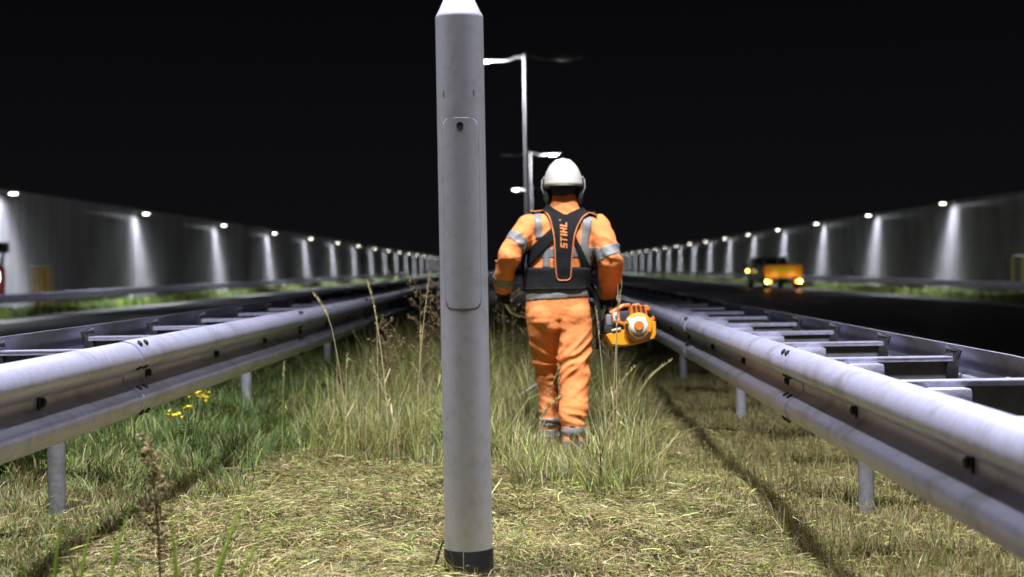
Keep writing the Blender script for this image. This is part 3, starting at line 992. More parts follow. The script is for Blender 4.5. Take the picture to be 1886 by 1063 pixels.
# ---- mown clippings: flat lying stems
def clippings(n, y0, y1):
    x = rng.uniform(-2.2, 2.1, n); y = y0 + (y1 - y0) * rng.power(.8, n)
    keep = (tall_zone(x, y) < rng.uniform(0, 1, n) * .8) & (lush_zone(x, y) < rng.uniform(0, 1, n) * 1.2) & (np.abs(x) < .42 * y)
    # lies in loose swathes
    keep &= (patchy(x, y, 1.3) + .40 > rng.uniform(0, 1, n)) & (patchy(x, y, 3.1, 2.5) + .45 > rng.uniform(0, 1, n))
    x, y = x[keep], y[keep]; n = len(x)
    l = rng.gamma(2.6, .019, n) + .012
    az = rng.uniform(0, 2 * np.pi, n)
    swirl = np.sin(1.9 * x + .8 * y) * 1.5
    az = np.where(rng.uniform(0, 1, n) < .5, swirl + rng.normal(0, .5, n), az)
    tilt = rng.normal(.03, .16, n)
    z = ground_z(x, y) + rng.gamma(1.5, .010, n) + .025 * patchy(x, y, 2.2, 1.0)
    w = rng.uniform(.0016, .0042, n)
    bend = rng.normal(0, .22, n)
    V = np.zeros((n, 6, 3), np.float32)
    for k, t in enumerate((-.5, 0, .5)):
        a = az + bend * t
        cx = x + np.cos(a) * l * t; cy = y + np.sin(a) * l * t
        cz = np.maximum(z + tilt * l * t + (.25 - t * t) * l * .18, ground_z(cx, cy) + .001)
        V[:, 2 * k] = np.stack([cx + np.sin(a) * w / 2, cy - np.cos(a) * w / 2, cz], -1)
        V[:, 2 * k + 1] = np.stack([cx - np.sin(a) * w / 2, cy + np.cos(a) * w / 2, cz + w * rng.normal(0, .5, n)], -1)
    b = (np.arange(n) * 6)[:, None]
    loops = np.concatenate([(b + np.array([0, 1, 3, 2])).ravel(), (b + np.array([2, 3, 5, 4])).ravel()]).astype(np.int32)
    c = mix_cols(n, dict(straw=3.0, straw2=4, pale=1.0, dry=3.4, brown=2.6, ygreen=2.0, olive=3, green=1.6))
    raw_mesh('mown_clippings', STRAW_M, V.reshape(-1, 3), loops, (np.arange(2 * n) * 4).astype(np.int32), np.repeat(c, 6, axis=0), 'stuff')
clippings(260000, 4.4, 13.0)

# ---- short stubble
n = 300000
x = rng.uniform(-2.3, 2.2, n); y = 4.4 + 15 * rng.power(.75, n)
keep = (np.abs(x) < .42 * y) & (tall_zone(x, y) < .7) & (patchy(x, y, 1.7, 4.0) + .35 > rng.uniform(0, 1, n)) & ((x > .75) | (rng.uniform(0, 1, n) < .55))
x, y = x[keep], y[keep]; n = len(x)
right = np.clip((x - .7) / .4, 0, 1)
h = (rng.gamma(3.2, .0115, n) + .012) * (.72 + .75 * right) * (.6 + .8 * patchy(x, y, 2.4, 6.0)) + .05 * rng.uniform(0, 1, n) * (rng.uniform(0, 1, n) < .05)
col = mix_cols(n, dict(ygreen=3.4, olive=3.4, green=3.0, straw=1.8, straw2=2, dry=1.8, brown=.8, pale=.5))
dryc = mix_cols(n, dict(straw=3, straw2=3, dry=2.5, pale=2.4, olive=1.8, ygreen=1.0, green=1.0))
col = np.where((rng.uniform(0, 1, n) < .75 * right)[:, None], dryc, col)
grass_mesh('stubble_grass', GRASS_M, x, y, ground_z(x, y) - .004, h, rng.uniform(0, 6.28, n), rng.uniform(.1, .8, n), rng.uniform(.0018, .004, n), col)

# ---- unmown grass round the bollard and the worker, and on down the reserve
n = 120000
x = rng.uniform(-1.8, .95, n); y = 6.4 + 19 * rng.power(.62, n)
tz = tall_zone(x, y)
keep = tz > rng.uniform(0.02, 1, n)
keep &= patchy(x, y, 1.5, 2.0) + .5 > rng.uniform(0, 1, n)
x, y = x[keep], y[keep]; tz = tz[keep]; n = len(x)
back = np.clip((y - 9.0) / 1.2, 0, 1)
low = 1 - .62 * np.exp(-((x - .10) / .24) ** 2) * (y < 8.6) * (y > 7.3)
ci = (np.floor(x / .10 + .35 * np.sin(y * 8)) * 131 + np.floor(y / .12 + .35 * np.sin(x * 11)) * 17).astype(int)
ch = (np.sin(ci * 12.9898) * 43758.5453) % 1.0; ca = (np.sin(ci * 78.233) * 12543.123) % 1.0
h = low * (.45 + 1.0 * ch) * (.10 + .24 * tz * rng.beta(2, 2.2, n)) * (1 + .75 * back) * (.75 + .5 * patchy(x, y, 2.0, 7.0))
col = mix_cols(n, dict(ygreen=6, green=2.2, olive=.8, straw=2.6, pale=2.6, straw2=.6, blue=.9))
dark = mix_cols(n, dict(olive=2, brown=1.6, dry=2.4, deep=1.2, green=1.6, straw2=1.2, ygreen=.8))
col = np.where((rng.uniform(0, 1, n) < back * .8)[:, None], dark, col)
col = col * (.72 + .5 * ca)[:, None]
grass_mesh('tall_grass', GRASS_M, x, y, ground_z(x, y) - .005, h, ca * 6.28 + rng.normal(0, 1.0, n), rng.beta(2.4, 1.6, n) * .97, rng.uniform(.0026, .0066, n), col, curve=2.2)

n = 7500
x = rng.uniform(-1.6, .85, n); y = 6.7 + 5.5 * rng.power(.8, n)
keep = (tall_zone(x, y) > .3) & (np.abs(x + .26 - (y - 5.15) * -.05) > .0)
x, y = x[keep], y[keep]; n = len(x)
h = (.24 + .36 * rng.beta(1.6, 2.6, n)) * (1 - .60 * np.exp(-((x - .10) / .20) ** 2) * (y < 8.5))
grass_mesh('wispy_grass', GRASS_M, x, y, ground_z(x, y) - .005, h, rng.uniform(0, 6.28, n), rng.beta(2, 2.4, n) * .95, rng.uniform(.002, .0048, n), mix_cols(n, dict(pale=3, straw=3, ygreen=4, blue=1.2, straw2=1)), curve=2.6)
n = 260
a = rng.uniform(0, 6.28, n); r = .088 + rng.gamma(1.6, .018, n)
x, y = -.257 + r * np.cos(a), 5.05 + r * np.sin(a)
grass_mesh('collar_grass', GRASS_M, x, y, ground_z(x, y) - .006, .02 + rng.gamma(2, .018, n), a + rng.normal(0, .9, n), rng.uniform(.1, .9, n), rng.uniform(.002, .0045, n), mix_cols(n, dict(straw=3, ygreen=2, olive=2, dry=2, pale=1)))

# ---- lush green grass under the left guardrail
n = 150000
x = rng.uniform(-3.0, -1.0, n); y = 4.2 + 22 * rng.power(.6, n)
keep = (lush_zone(x, y) > rng.uniform(.02, 1, n)) & (np.abs(x) < .48 * y) & (patchy(x, y, 1.6, 5.0) + .40 > rng.uniform(0, 1, n))
x, y = x[keep], y[keep]; n = len(x)
# clumps: blades of one clump share a lean and a height
ci = (np.floor(x / .11 + .3 * np.sin(y * 7)) * 131 + np.floor(y / .13 + .3 * np.sin(x * 9)) * 17).astype(int)
ch = (np.sin(ci * 12.9898) * 43758.5453) % 1.0; ca = (np.sin(ci * 78.233) * 12543.123) % 1.0
h = (.05 + .20 * rng.beta(2, 2.2, n)) * (.45 + 1.0 * ch)
near = np.clip((7.5 - y) / 1.2, 0, 1)
h *= (1 - .62 * near)
col = mix_cols(n, dict(lush=3, deep=1.2, green=4, ygreen=2.0, olive=1.2, blue=2.4, straw=.7, pale=.3))
nc = mix_cols(n, dict(green=2, straw=3, pale=2, olive=2, straw2=3, ygreen=1.5, brown=1))
col = np.where((rng.uniform(0, 1, n) < (near * .72 + .18 * (ca > .75)))[:, None], nc, col)
az = ca * 6.28 + rng.normal(0, .9, n)
grass_mesh('green_grass', GRASS_M, x, y, ground_z(x, y) - .005, h, az, rng.beta(2.4, 1.5, n) * .97, rng.uniform(.0025, .0065, n), col, curve=2.0)

# ---- rough grass at the right posts, dry
n = 26000
x = rng.uniform(.9, 2.3, n); y = 4.6 + 18 * rng.power(.7, n)
keep = (patchy(x, y, 2.3, 9.0) > rng.uniform(0.15, 1, n)) & (np.abs(x) < .42 * y)
x, y = x[keep], y[keep]; n = len(x)
h = .05 + .13 * rng.beta(1.6, 3, n)
grass_mesh('dry_grass', GRASS_M, x, y, ground_z(x, y) - .005, h, rng.uniform(0, 6.28, n), rng.beta(2, 2, n) * .8, rng.uniform(.002, .004, n), mix_cols(n, dict(straw=3, straw2=3, dry=2, pale=1, green=1, olive=1)))

# ---- verge grass below the far guardrails
for x0, x1 in ((-17.6, -16.25), (18.05, 20.4)):
    n = 34000
    x = rng.uniform(x0, x1, n); y = 22 + 190 * rng.power(.5, n)
    keep = patchy(x * .5, y * .13, 1.0, x0) + .15 > rng.uniform(0, 1, n)
    x, y = x[keep], y[keep]; n = len(x)
    zf = np.array([road_z(q) for q in x])
    h = .16 + .34 * rng.beta(2, 2.4, n)
    grass_mesh('verge_grass', GRASS_M, x + off(y), y, zf - .01, h, rng.uniform(0, 6.28, n), rng.beta(2, 2, n), rng.uniform(.015, .05, n) * (1 + y / 120), mix_cols(n, dict(green=4, ygreen=3, lush=3, olive=1.5)))

# ---- single seed stalks one can pick out
STALK = mat('dry_stalk', (0.52, 0.43, 0.22), rough=.7, var=.2, scale=30)
SEED = mat('seed_head', (0.48, 0.37, 0.18), rough=.85, var=.35, scale=80)
STALK_G = mat('green_stalk', (0.32, 0.34, 0.10), rough=.65, var=.2, scale=30)
def stalk(x, y, h, lx, ly, label, head=.13, m=STALK, droop=0.0, thick=.0031, fluff=1.0, group='tall grass stalks with seed heads'):
    z0 = float(ground_z(x, y))
    t = empty('grass_stalk', (x, y, z0), 0, label, 'grass stalk', group)
    N = 12
    def P(s):
        k = s ** 2
        d = droop * max(0, s - .78) ** 1.5 * 4
        return Vector((lx * k + math.copysign(d, lx) , ly * k, h * s - abs(d) * .7 - .05 * (s == 0)))
    MB().tube([P(i / N) for i in range(N + 1)], [thick * (1 - .55 * i / N) for i in range(N + 1)], 5).build('stem', m, t, 60)
    if head > 0:
        hb = MB()
        s0 = 1 - head / h
        for i in range(46):
            s = s0 + (1 - s0) * i / 45
            p = P(s)
            a = random.uniform(0, 6.28); rr = .0062 * fluff * math.sin(math.pi * min(1, .15 + .85 * (1 - i / 45))) + .0012
            q = p + Vector((math.cos(a) * rr, math.sin(a) * rr, random.uniform(0, .006)))
            hb.tube([p, (p + q) / 2 + Vector((0, 0, .004)), q + Vector((0, 0, .011))], [.0011, .0022, .0004], 4, caps=False)
        hb.build('seed_head', SEED, t, 60)
    for k in range(2):
        lf = MB()
        s = random.uniform(.12, .5); p = P(s); a = random.uniform(0, 6.28); L_ = random.uniform(.1, .22)
        d = Vector((math.cos(a), math.sin(a), 0)); sd = Vector((-d.y, d.x, 0)) * .0028
        pts = [p, p + d * L_ * .4 + Vector((0, 0, L_ * .5)), p + d * L_ + Vector((0, 0, L_ * .35))]
        lf.add([pts[0] - sd, pts[0] + sd, pts[1] + sd, pts[1] - sd, pts[2]], [(0, 1, 2, 3), (3, 2, 4)])
        lf.build('stem_leaf', m, t)
for a in [
    (-1.12, 8.25, .98, -.13, .0, 'dry grass stalk bowing to the left over the left guardrail', .17, STALK, .12),
    (-.88, 8.3, 1.06, -.10, .02, 'thick pale grass stalk with a tall heavy seed head, left of the bollard', .24, STALK, .03, .004, 1.5),
    (-.72, 8.4, 1.07, .09, .03, 'thin upright grass stalk close to the left edge of the bollard', .10, STALK, .0),
    (-1.08, 7.9, .62, .02, .0, 'short straw coloured stalk below the bowing one', .12, STALK, .0),
    (-.97, 8.6, .80, .0, .0, 'upright bare stalk just left of the heavy seed head', .0, STALK, .0),
    (-.80, 8.1, .60, -.16, .0, 'short stalk crossing the heavy one, leaning left', .05, STALK, .0),
    (-.70, 8.2, .78, .03, .02, 'green stalk between the heavy seed head and the bollard', .12, STALK_G, .0),
    (-.62, 8.35, .82, .12, .0, 'green stalk leaning right into the bollard edge', .10, STALK_G, .0),
    (-.55, 7.9, .55, .13, .0, 'low green stalk at the foot of the bollard, leaning right', .12, STALK_G, .0),
    (-1.45, 8.0, .55, .02, .0, 'short green stalk below the left guardrail', .14, STALK_G, .0),
    (.40, 7.35, 1.03, .02, .0, 'tall seed stalk in front of the right sleeve of the worker', .30, STALK, .0, .003, 1.1),
    (.385, 7.45, 1.06, .055, .0, 'tall seed stalk leaning right in front of the orange engine', .28, STALK, .02, .003, 1.1),
    (.36, 7.5, .92, -.05, .0, 'seed stalk between the worker and the engine, leaning left', .22, STALK, .0),
    (.30, 7.6, .60, .20, .0, 'green stalk under the engine leaning far right', .16, STALK_G, .05, .003, 1.3),
    (.42, 7.7, .62, .28, .1, 'long green stalk leaning out towards the right guardrail', .22, STALK_G, .08, .003, 1.2),
    (.30, 6.95, .50, -.01, .0, 'dark thin stalk in front of the right leg of the worker', .10, mat('dark_stalk', (.09, .05, .03), rough=.8), .0),
    (-.02, 7.6, .55, .14, .0, 'pale stalk right of the bollard leaning towards the worker', .16, STALK, .0),
    (-.08, 7.2, .48, .18, .0, 'low green stalk right of the bollard, leaning right', .14, STALK_G, .05),
    (.98, 5.75, .33, .03, .0, 'lone dry stalk standing in the shadow strip of the right guardrail', .16, STALK, .0, .003, 1.3)]:
    stalk(*a)

# ---- brown branching weeds
WEED = mat('brown_weed', (0.17, 0.115, 0.055), rough=.85, var=.35, scale=40)
def weed(x, y, h, label, spread=.10, n=26, m=WEED, seeds=5, sz=.006, group='brown seeding weeds'):
    z0 = float(ground_z(x, y))
    t = empty('seeding_weed', (x, y, z0), 0, label, 'weed', group)
    st, hd = MB(), MB()
    lean = random.uniform(-.04, .04)
    st.tube([(0, 0, -.03), (lean * .4, 0, h * .5), (lean, 0, h)], [.004, .003, .0012], 5)
    for i in range(n):
        s = .42 + .58 * i / n
        p = Vector((lean * s * s, 0, h * s))
        a = random.uniform(0, 6.28)
        L_ = spread * (1.25 - s) * random.uniform(.6, 1.2) + .02
        e = p + Vector((math.cos(a) * L_, math.sin(a) * L_, L_ * random.uniform(.5, 1.1)))
        st.tube([p, e], [.0016, .0007], 4, caps=False)
        for k in range(seeds):
            q = p.lerp(e, random.uniform(.35, 1.05)) + Vector([random.gauss(0, .008) for _ in range(3)])
            s_ = sz * random.uniform(.6, 1.3)
            hd.box(q, (s_, s_, s_ * 1.3), rot=Matrix.Rotation(random.uniform(0, 3), 3, 'X') @ Matrix.Rotation(random.uniform(0, 3), 3, 'Z'))
    st.build('stem', m, t); hd.build('seed_cluster', m, t)['kind'] = 'stuff'
weed(-1.10, 4.1, .55, 'blurred brown seeding weed close to the lens below the left rail joint', .045, 34, mat('pale_brown_weed', (.27, .20, .10), rough=.9, var=.35, scale=40), 8, .0055)
weed(-.80, 9.6, .92, 'broad brown weed between the left guardrail and the bollard', .20, 26, WEED, 6, .007)
weed(-.98, 9.2, .72, 'lower brown weed left of the broad one', .16, 26, WEED, 6, .009)
weed(-.70, 10.4, .98, 'brown weed half hidden by the left edge of the bollard', .18, 30, WEED, 7, .010)
weed(-.47, 7.35, .36, 'small dark weed at the left side of the bollard', .05, 20, mat('dark_weed', (.06, .035, .025), rough=.9), 6, .008)
for k, (x, y, h) in enumerate([(-.18, 10.6, .95), (-.02, 10.0, .85), (.08, 11.2, 1.0), (-.25, 11.6, 1.0), (.50, 9.8, .70), (.38, 10.6, .85), (.20, 12.5, 1.0)]):
    nm = ['behind the bollard edge', 'beside the handle of the worker', 'hidden behind the left arm', 'farther back beyond the bollard', 'under the orange engine', 'behind the right leg of the worker', 'farthest one ahead of the worker'][k]
    weed(x, y, h, f'tall dark brown weed {nm}', .16, 15, WEED, 5, .006)

# ---- ragwort
def ragwort():
    x, y = -1.86, 7.55
    t = empty('flowering_weed', (x, y, float(ground_z(x, y))), 0, 'yellow flowering weed under the left guardrail', 'flower')
    G = mat('weed_green', (.06, .11, .025), rough=.7, var=.3, scale=20)
    Yl = mat('yellow_petals', (.80, .60, .015), rough=.6, var=.15, scale=40)
    for (ex, ez, r, n) in ((.05, .36, .050, 34), (-.085, .25, .034, 18), (-.01, .285, .030, 14), (.085, .335, .03, 12)):
        MB().tube([(0, 0, -.02), (ex * .4, 0, ez * .55), (ex, -.01, ez)], [.004, .003, .002], 5).build('stem', G, t)
        fl = MB()
        for k in range(n):
            c = Vector((ex + random.gauss(0, r * .6), random.gauss(0, r * .6) - .01, ez + .012 + random.gauss(0, r * .25)))
            q = Matrix.Rotation(random.uniform(-.7, .7), 3, 'X') @ Matrix.Rotation(random.uniform(-.7, .7), 3, 'Y')
            vs = [c]
            for j in range(10):
                a = j * math.pi / 5; rr = .011 if j % 2 == 0 else .006
                vs.append(c + q @ Vector((rr * math.cos(a), rr * math.sin(a), .002)))
            fl.add(vs, [(0, 1 + j, 1 + (j + 1) % 10) for j in range(10)])
            fl.ball(c + q @ Vector((0, 0, .001)), (.004, .004, .003), 6, 4)
        fl.build('flower_head', Yl, t)['kind'] = 'stuff'
    lf = MB()
    for k in range(22):
        a = random.uniform(0, 6.28); L_ = random.uniform(.05, .12); z = random.uniform(.02, .2)
        d = Vector((math.cos(a), math.sin(a), .3)); s = Vector((-d.y, d.x, 0)) * .012
        lf.add([(0, 0, z), d * L_ * .5 + s + Vector((0, 0, z)), d * L_ + Vector((0, 0, z - .01)), d * L_ * .5 - s + Vector((0, 0, z))], [(0, 1, 2, 3)])
    lf.build('leaves', G, t)['kind'] = 'stuff'
ragwort()

# ---- broad blades right in front of the lens, and the twig at the bollard
def near_tuft(x, y, label, blades):
    t = empty('grass_tuft', (x, y, float(ground_z(x, y))), 0, label, 'grass tuft', 'blurred grass tufts in front of the lens')
    G = mat('bright_blade', (.22, .36, .04), rough=.5, var=.2, scale=10)
    nt = G.node_tree; tr = node(nt, 'ShaderNodeBsdfTranslucent'); mx = node(nt, 'ShaderNodeMixShader')
    tr.inputs['Color'].default_value = (.30, .46, .05, 1); mx.inputs[0].default_value = .6
    nt.links.new(nt.nodes['Principled BSDF'].outputs[0], mx.inputs[1]); nt.links.new(tr.outputs[0], mx.inputs[2])
    nt.links.new(mx.outputs[0], nt.nodes['Material Output'].inputs['Surface'])
    for (bx, h, lx, w) in blades:
        mb = MB(); v = []
        for i in range(7):
            s = i / 6
            c = Vector((bx + lx * s * s, .03 * math.sin(bx * 60) * s, h * s * (1 - .1 * s)))
            hw = w / 2 * (1 - s ** 2.2) + .0004
            v += [c + Vector((-hw, 0, 0)), c + Vector((0, .25 * w, 0)), c + Vector((hw, 0, 0))]
        f = []
        for i in range(6):
            for j in range(2): f.append((3 * i + j, 3 * i + j + 1, 3 * i + j + 4, 3 * i + j + 3))
        mb.add(v, f)
        mb.build('blade', G, t, 60)
near_tuft(-.83, 3.25, 'bright green blurred blades close to the lens, the tuft with the longest blade', [(0.0, .56, -.02, .022), (.03, .62, .13, .020), (-.03, .44, -.03, .018), (.05, .55, .17, .014), (-.05, .52, -.08, .012), (.02, .50, .02, .02)])
near_tuft(-1.18, 3.55, 'dull green blurred blades near the lower left corner of the view', [(0.0, .46, .05, .016), (.03, .43, -.06, .014), (-.06, .48, .03, .015), (-.10, .4, -.04, .016), (.07, .52, .09, .012)])
tw = MB().tube([(-.385, 4.99, .035), (-.365, 4.99, .10), (-.350, 4.99, .145), (-.343, 4.99, .165)], [.004, .0055, .005, .003], 6).build('twig', mat('grey_twig', (.10, .08, .065), rough=.9), None, 60)
tag(tw, 'short grey twig leaning against the left side of the bollard foot', 'twig')

# ================================================================== the worker
def fuse(mb, voxel, smooth=4):
    """one closed skin out of overlapping volumes"""
    me = mb.mesh('skin_tmp')
    o = bpy.data.objects.new('skin_tmp', me); COL.objects.link(o)
    r = o.modifiers.new('r', 'REMESH'); r.mode = 'VOXEL'; r.voxel_size = voxel
    s = o.modifiers.new('s', 'SMOOTH'); s.factor = .5; s.iterations = smooth
    dg = bpy.context.evaluated_depsgraph_get()
    out = bpy.data.meshes.new_from_object(o.evaluated_get(dg))
    bpy.data.objects.remove(o); bpy.data.meshes.remove(me)
    for p in out.polygons: p.use_smooth = True
    return out

WX, WY = .147, 8.35
WZ = float(ground_z(WX, WY)) - .01
TSH = [(-.020, 0, .74, .182, .118), (-.020, 0, .80, .192, .126), (-.022, 0, .86, .196, .128), (-.026, 0, .92, .186, .122), (-.026, 0, .98, .178, .118), (-.020, 0, 1.05, .176, .118), (-.008, 0, 1.12, .184, .122),
       (.004, .005, 1.20, .197, .128), (.012, .01, 1.28, .208, .126), (.017, .015, 1.34, .205, .112), (.020, .02, 1.385, .165, .094), (.022, .03, 1.425, .112, .082), (.023, .033, 1.465, .088, .082), (.024, .036, 1.505, .078, .078), (.024, .04, 1.532, .072, .074)]
ARM_L = [((-.185, .0, 1.345), .074), ((-.255, -.055, 1.255), .070), ((-.305, -.10, 1.165), .070), ((-.330, -.01, 1.085), .066), ((-.345, .075, 1.005), .056), ((-.347, .10, .985), .052)]
ARM_R = [((.212, .0, 1.335), .077), ((.252, -.05, 1.245), .072), ((.283, -.085, 1.14), .071), ((.287, .01, 1.045), .066), ((.272, .115, .965), .058), ((.268, .14, .948), .054)]
LEG_L = [(-.108, .0, .80, .095, .115), (-.107, .02, .70, .094, .112), (-.107, .04, .63, .086, .10), (-.098, .06, .54, .078, .09), (-.090, .08, .44, .068, .080), (-.080, .10, .33, .063, .074), (-.075, .11, .25, .064, .074), (-.076, .12, .13, .060, .066), (-.076, .12, .05, .062, .068)]
LEG_R = [(.070, .0, .80, .105, .118), (.070, -.01, .70, .108, .116), (.070, -.02, .63, .104, .11), (.067, -.04, .54, .100, .10), (.063, -.06, .44, .092, .092), (.058, -.09, .33, .080, .084), (.055, -.115, .25, .078, .080), (.054, -.13, .13, .066, .070), (.052, -.14, .03, .062, .064)]

def limb(mb, chain, k=1.0, n=14):
    pts = [Vector(p) for p, _ in chain]; rad = [r * k for _, r in chain]
    mb.tube(pts, rad, n)
    for p, r in list(zip(pts, rad))[:-1]: mb.ball(p, r, n, 8)

def worker():
    t = empty('person', (WX, WY, WZ - .02), 0, 'worker seen from behind in orange coveralls, black harness and white helmet, walking away', 'person')
    SKIN = mat('skin', (.42, .26, .19), rough=.55, var=.1, scale=20)
    OR = mat('orange_cloth', (0.88, 0.285, 0.090), rough=.9, var=.05, scale=6, bump=.22, bscale=38, dirt=(.60, .22, .08), dscale=5, damt=.45, spec=.2)
    REF = mat('grey_reflective_tape', (.235, .23, .222), rough=.5, var=.08, scale=30, bump=.1, bscale=120)
    BLK = mat('black_webbing', (.0125, .0125, .0135), rough=.9, var=.25, scale=30, bump=.25, bscale=150, spec=.2)
    PIP = mat('orange_piping', (.55, .17, .05), rough=.7, var=.1)
    # ---- body: one continuous skin
    b = MB()
    b.loft([(x, y, z, rx * .88, ry * .86) for x, y, z, rx, ry in TSH[:11]] + [(.022, .03, 1.43, .075, .065), (.023, .04, 1.50, .056, .06)])
    limb(b, ARM_L, .62); limb(b, ARM_R, .62)
    b.loft([(x, y, z, rx * .78, ry * .78) for x, y, z, rx, ry in LEG_L]); b.loft([(x, y, z, rx * .72, ry * .74) for x, y, z, rx, ry in LEG_R])
    b.tube([(.023, .035, 1.42), (.022, .05, 1.58)], [.060, .056], 14)
    b.ball((.021, .055, 1.615), (.076, .095, .112), 18, 12)       # skull
    b.ball((.021, .095, 1.555), (.056, .055, .055), 14, 10)       # jaw
    b.ball((.021, .155, 1.600), (.013, .020, .022), 10, 8)        # nose
    b.ball((.021, .145, 1.558), (.024, .012, .010), 10, 6)        # lips
    for s in (-1, 1):
        b.ball((.021 + s * .077, .05, 1.60), (.012, .022, .032), 8, 8)   # ears
        b.ball((.021 + s * .032, .135, 1.635), (.020, .012, .010), 8, 6) # brows
    for (wx, wy, wz), s in (((-.347, .10, .985), 1), ((.268, .14, .948), -1)):
        b.tube([(wx, wy - .02, wz + .03), (wx, wy + .03, wz - .02)], [.033, .030], 10)
    me = fuse(b, .008, 3)
    link_mesh('body', me, SKIN, t)
    # ---- coverall
    c = MB()
    c.loft(TSH); limb(c, ARM_L); limb(c, ARM_R); c.loft(LEG_L); c.loft(LEG_R)
    c.ball((-.10, .0, 1.345), (.13, .095, .075), 14, 8); c.ball((.13, .0, 1.338), (.13, .095, .078), 14, 8)
    c.ball((-.105, -.035, .82), (.098, .10, .10), 14, 8); c.ball((.072, -.035, .82), (.098, .10, .10), 14, 8)
    me = fuse(c, .0095, 5)
    nv = len(me.vertices)
    co = np.zeros(nv * 3, np.float32); me.vertices.foreach_get('co', co); co = co.reshape(-1, 3)
    no = np.zeros(nv * 3, np.float32); me.vertices.foreach_get('normal', no); no = no.reshape(-1, 3)
    d = np.zeros(nv)
    for i in range(nv):
        x, y, z = co[i]
        p = Vector((x, y, z))
        w1 = noise.noise(p * 5.0 + Vector((3, 1, 7))); w2 = noise.noise(p * 13.0)
        def fold(across, along, fa, fl, seed):
            n_ = noise.noise(Vector((across * fa, along * fl, seed)) + Vector((w1 * .5, w1 * .3, 0)))
            return max(0.0, 1 - 3.2 * abs(n_)) - .35
        if z < .80:
            side = 1 if x > -.02 else -1
            u = x - (.065 if side > 0 else -.09)
            k1 = fold(z - u * (.75 if side > 0 else -.35), u + .4 * z, 13, 4.5, 3.0 + side)
            m1 = math.exp(-((z - .55) / .15) ** 2) * (1.25 if side > 0 else .7)
            k2 = fold(z + u * .3, u, 19, 5.5, 8.0 + side)
            m2 = math.exp(-((z - .24) / .10) ** 2)
            k3 = fold(u, z, 12, 3.0, 5.0 + side)
            d[i] = .015 * k1 * m1 + .012 * k2 * m2 + .0035 * k3 + .010 * w1
            d[i] -= .010 * math.exp(-((x + .018) / .012) ** 2) * math.exp(-((z - .74) / .10) ** 2) * (y < 0)
        elif x < -.215 or x > .235:
            side = -1 if x < 0 else 1
            g = z * .8 + .5 * side * x * (1 if z > 1.15 else -.5) + .3 * y
            k1 = fold(g, x * side - z * .4, 16, 6, 12.0 + side)
            mk = .7 + .6 * math.exp(-((z - 1.12) / .08) ** 2)
            d[i] = .013 * k1 * mk + .010 * w1
        else:
            k1 = fold(z + .7 * abs(x - .01), x, 9, 4, 21.0)
            d[i] = .005 * k1 + .007 * w1
            d[i] += .006 * math.exp(-((z - .955) / .022) ** 2) * (1 + w2)
    co = co + no * d[:, None]
    me.vertices.foreach_set('co', co.astype(np.float32).ravel()); me.update()
    cover = link_mesh('coverall', me, OR, t)
    cbm = bmesh.new(); cbm.from_mesh(me)
    bvh = BVHTree.FromBMesh(cbm)

    # ---- reflective bands: cut from the cloth between two planes, lifted a little
    def band(p0, p1, n, keep, name='reflective_band', lift=.003, m=REF):
        bm = cbm.copy(); n = Vector(n).normalized()
        bmesh.ops.delete(bm, geom=[f for f in bm.faces if not keep(f.calc_center_median())], context='FACES')
        for p, q in ((p0, -n), (p1, n)):
            bmesh.ops.bisect_plane(bm, geom=bm.verts[:] + bm.edges[:] + bm.faces[:], plane_co=Vector(p), plane_no=q, clear_outer=True)
        bm.normal_update()
        for v in bm.verts: v.co += v.normal * lift
        mm = bpy.data.meshes.new(name); bm.to_mesh(mm); bm.free()
        for p in mm.polygons: p.use_smooth = True
        o = link_mesh(name, mm, m, cover)
        so = o.modifiers.new('s', 'SOLIDIFY'); so.thickness = .003; so.offset = -1
        return o
    armL = lambda c_: c_.x < -.19 and c_.z > .9 and c_.x < -.19 - max(0, (1.30 - c_.z)) * .12
    armR = lambda c_: c_.x > .20 and c_.z > .9
    aL, aR = Vector((-.5, -.5, -.72)), Vector((.35, -.45, -.82))
    band((-.245, -.05, 1.285), (-.275, -.08, 1.245), (-.62, -.3, -.72), armL)
    band((-.338, .02, 1.065), (-.345, .06, 1.018), (-.12, .45, -.88), armL)
    band((.255, -.05, 1.20), (.275, -.07, 1.142), (.32, -.25, -.91), armR)
    tor = lambda c_: -.235 < c_.x < .235 and c_.z > .6 and not (c_.x < -.205 and c_.z > 1.0) and not (c_.x > .213 and c_.z > 1.0)
    band((0, 0, .985), (0, 0, .925), (.05, 0, -1), tor)
    band((0, 0, 1.215), (0, 0, 1.162), (0, 0, -1), tor)
    for s, keep in ((-1, lambda c_: c_.x < -.010 and c_.y > .0 and c_.z < .5), (1, lambda c_: c_.x >= -.014 and c_.y < -.015 and c_.z < .5)):
        z1 = (.212, .142) if s < 0 else (.180, .105)
        for z in z1: band((0, 0, z), (0, 0, z - .045), (0, 0, -1), keep)

    # ---- flat pieces laid on the back: outline in (x, z), pushed on to the cloth from behind
    def lay(x, z, lift):
        h = bvh.ray_cast(Vector((x, -1.0, z)), Vector((0, 1, 0)))
        if h[0] is None or h[0].y > .06:
            q = bvh.find_nearest(Vector((x, .02, z)))
            return q[0] + q[1] * lift
        nn = h[1]
        return h[0] + Vector((nn.x * .5, min(nn.y, -.4), nn.z * .5)).normalized() * lift
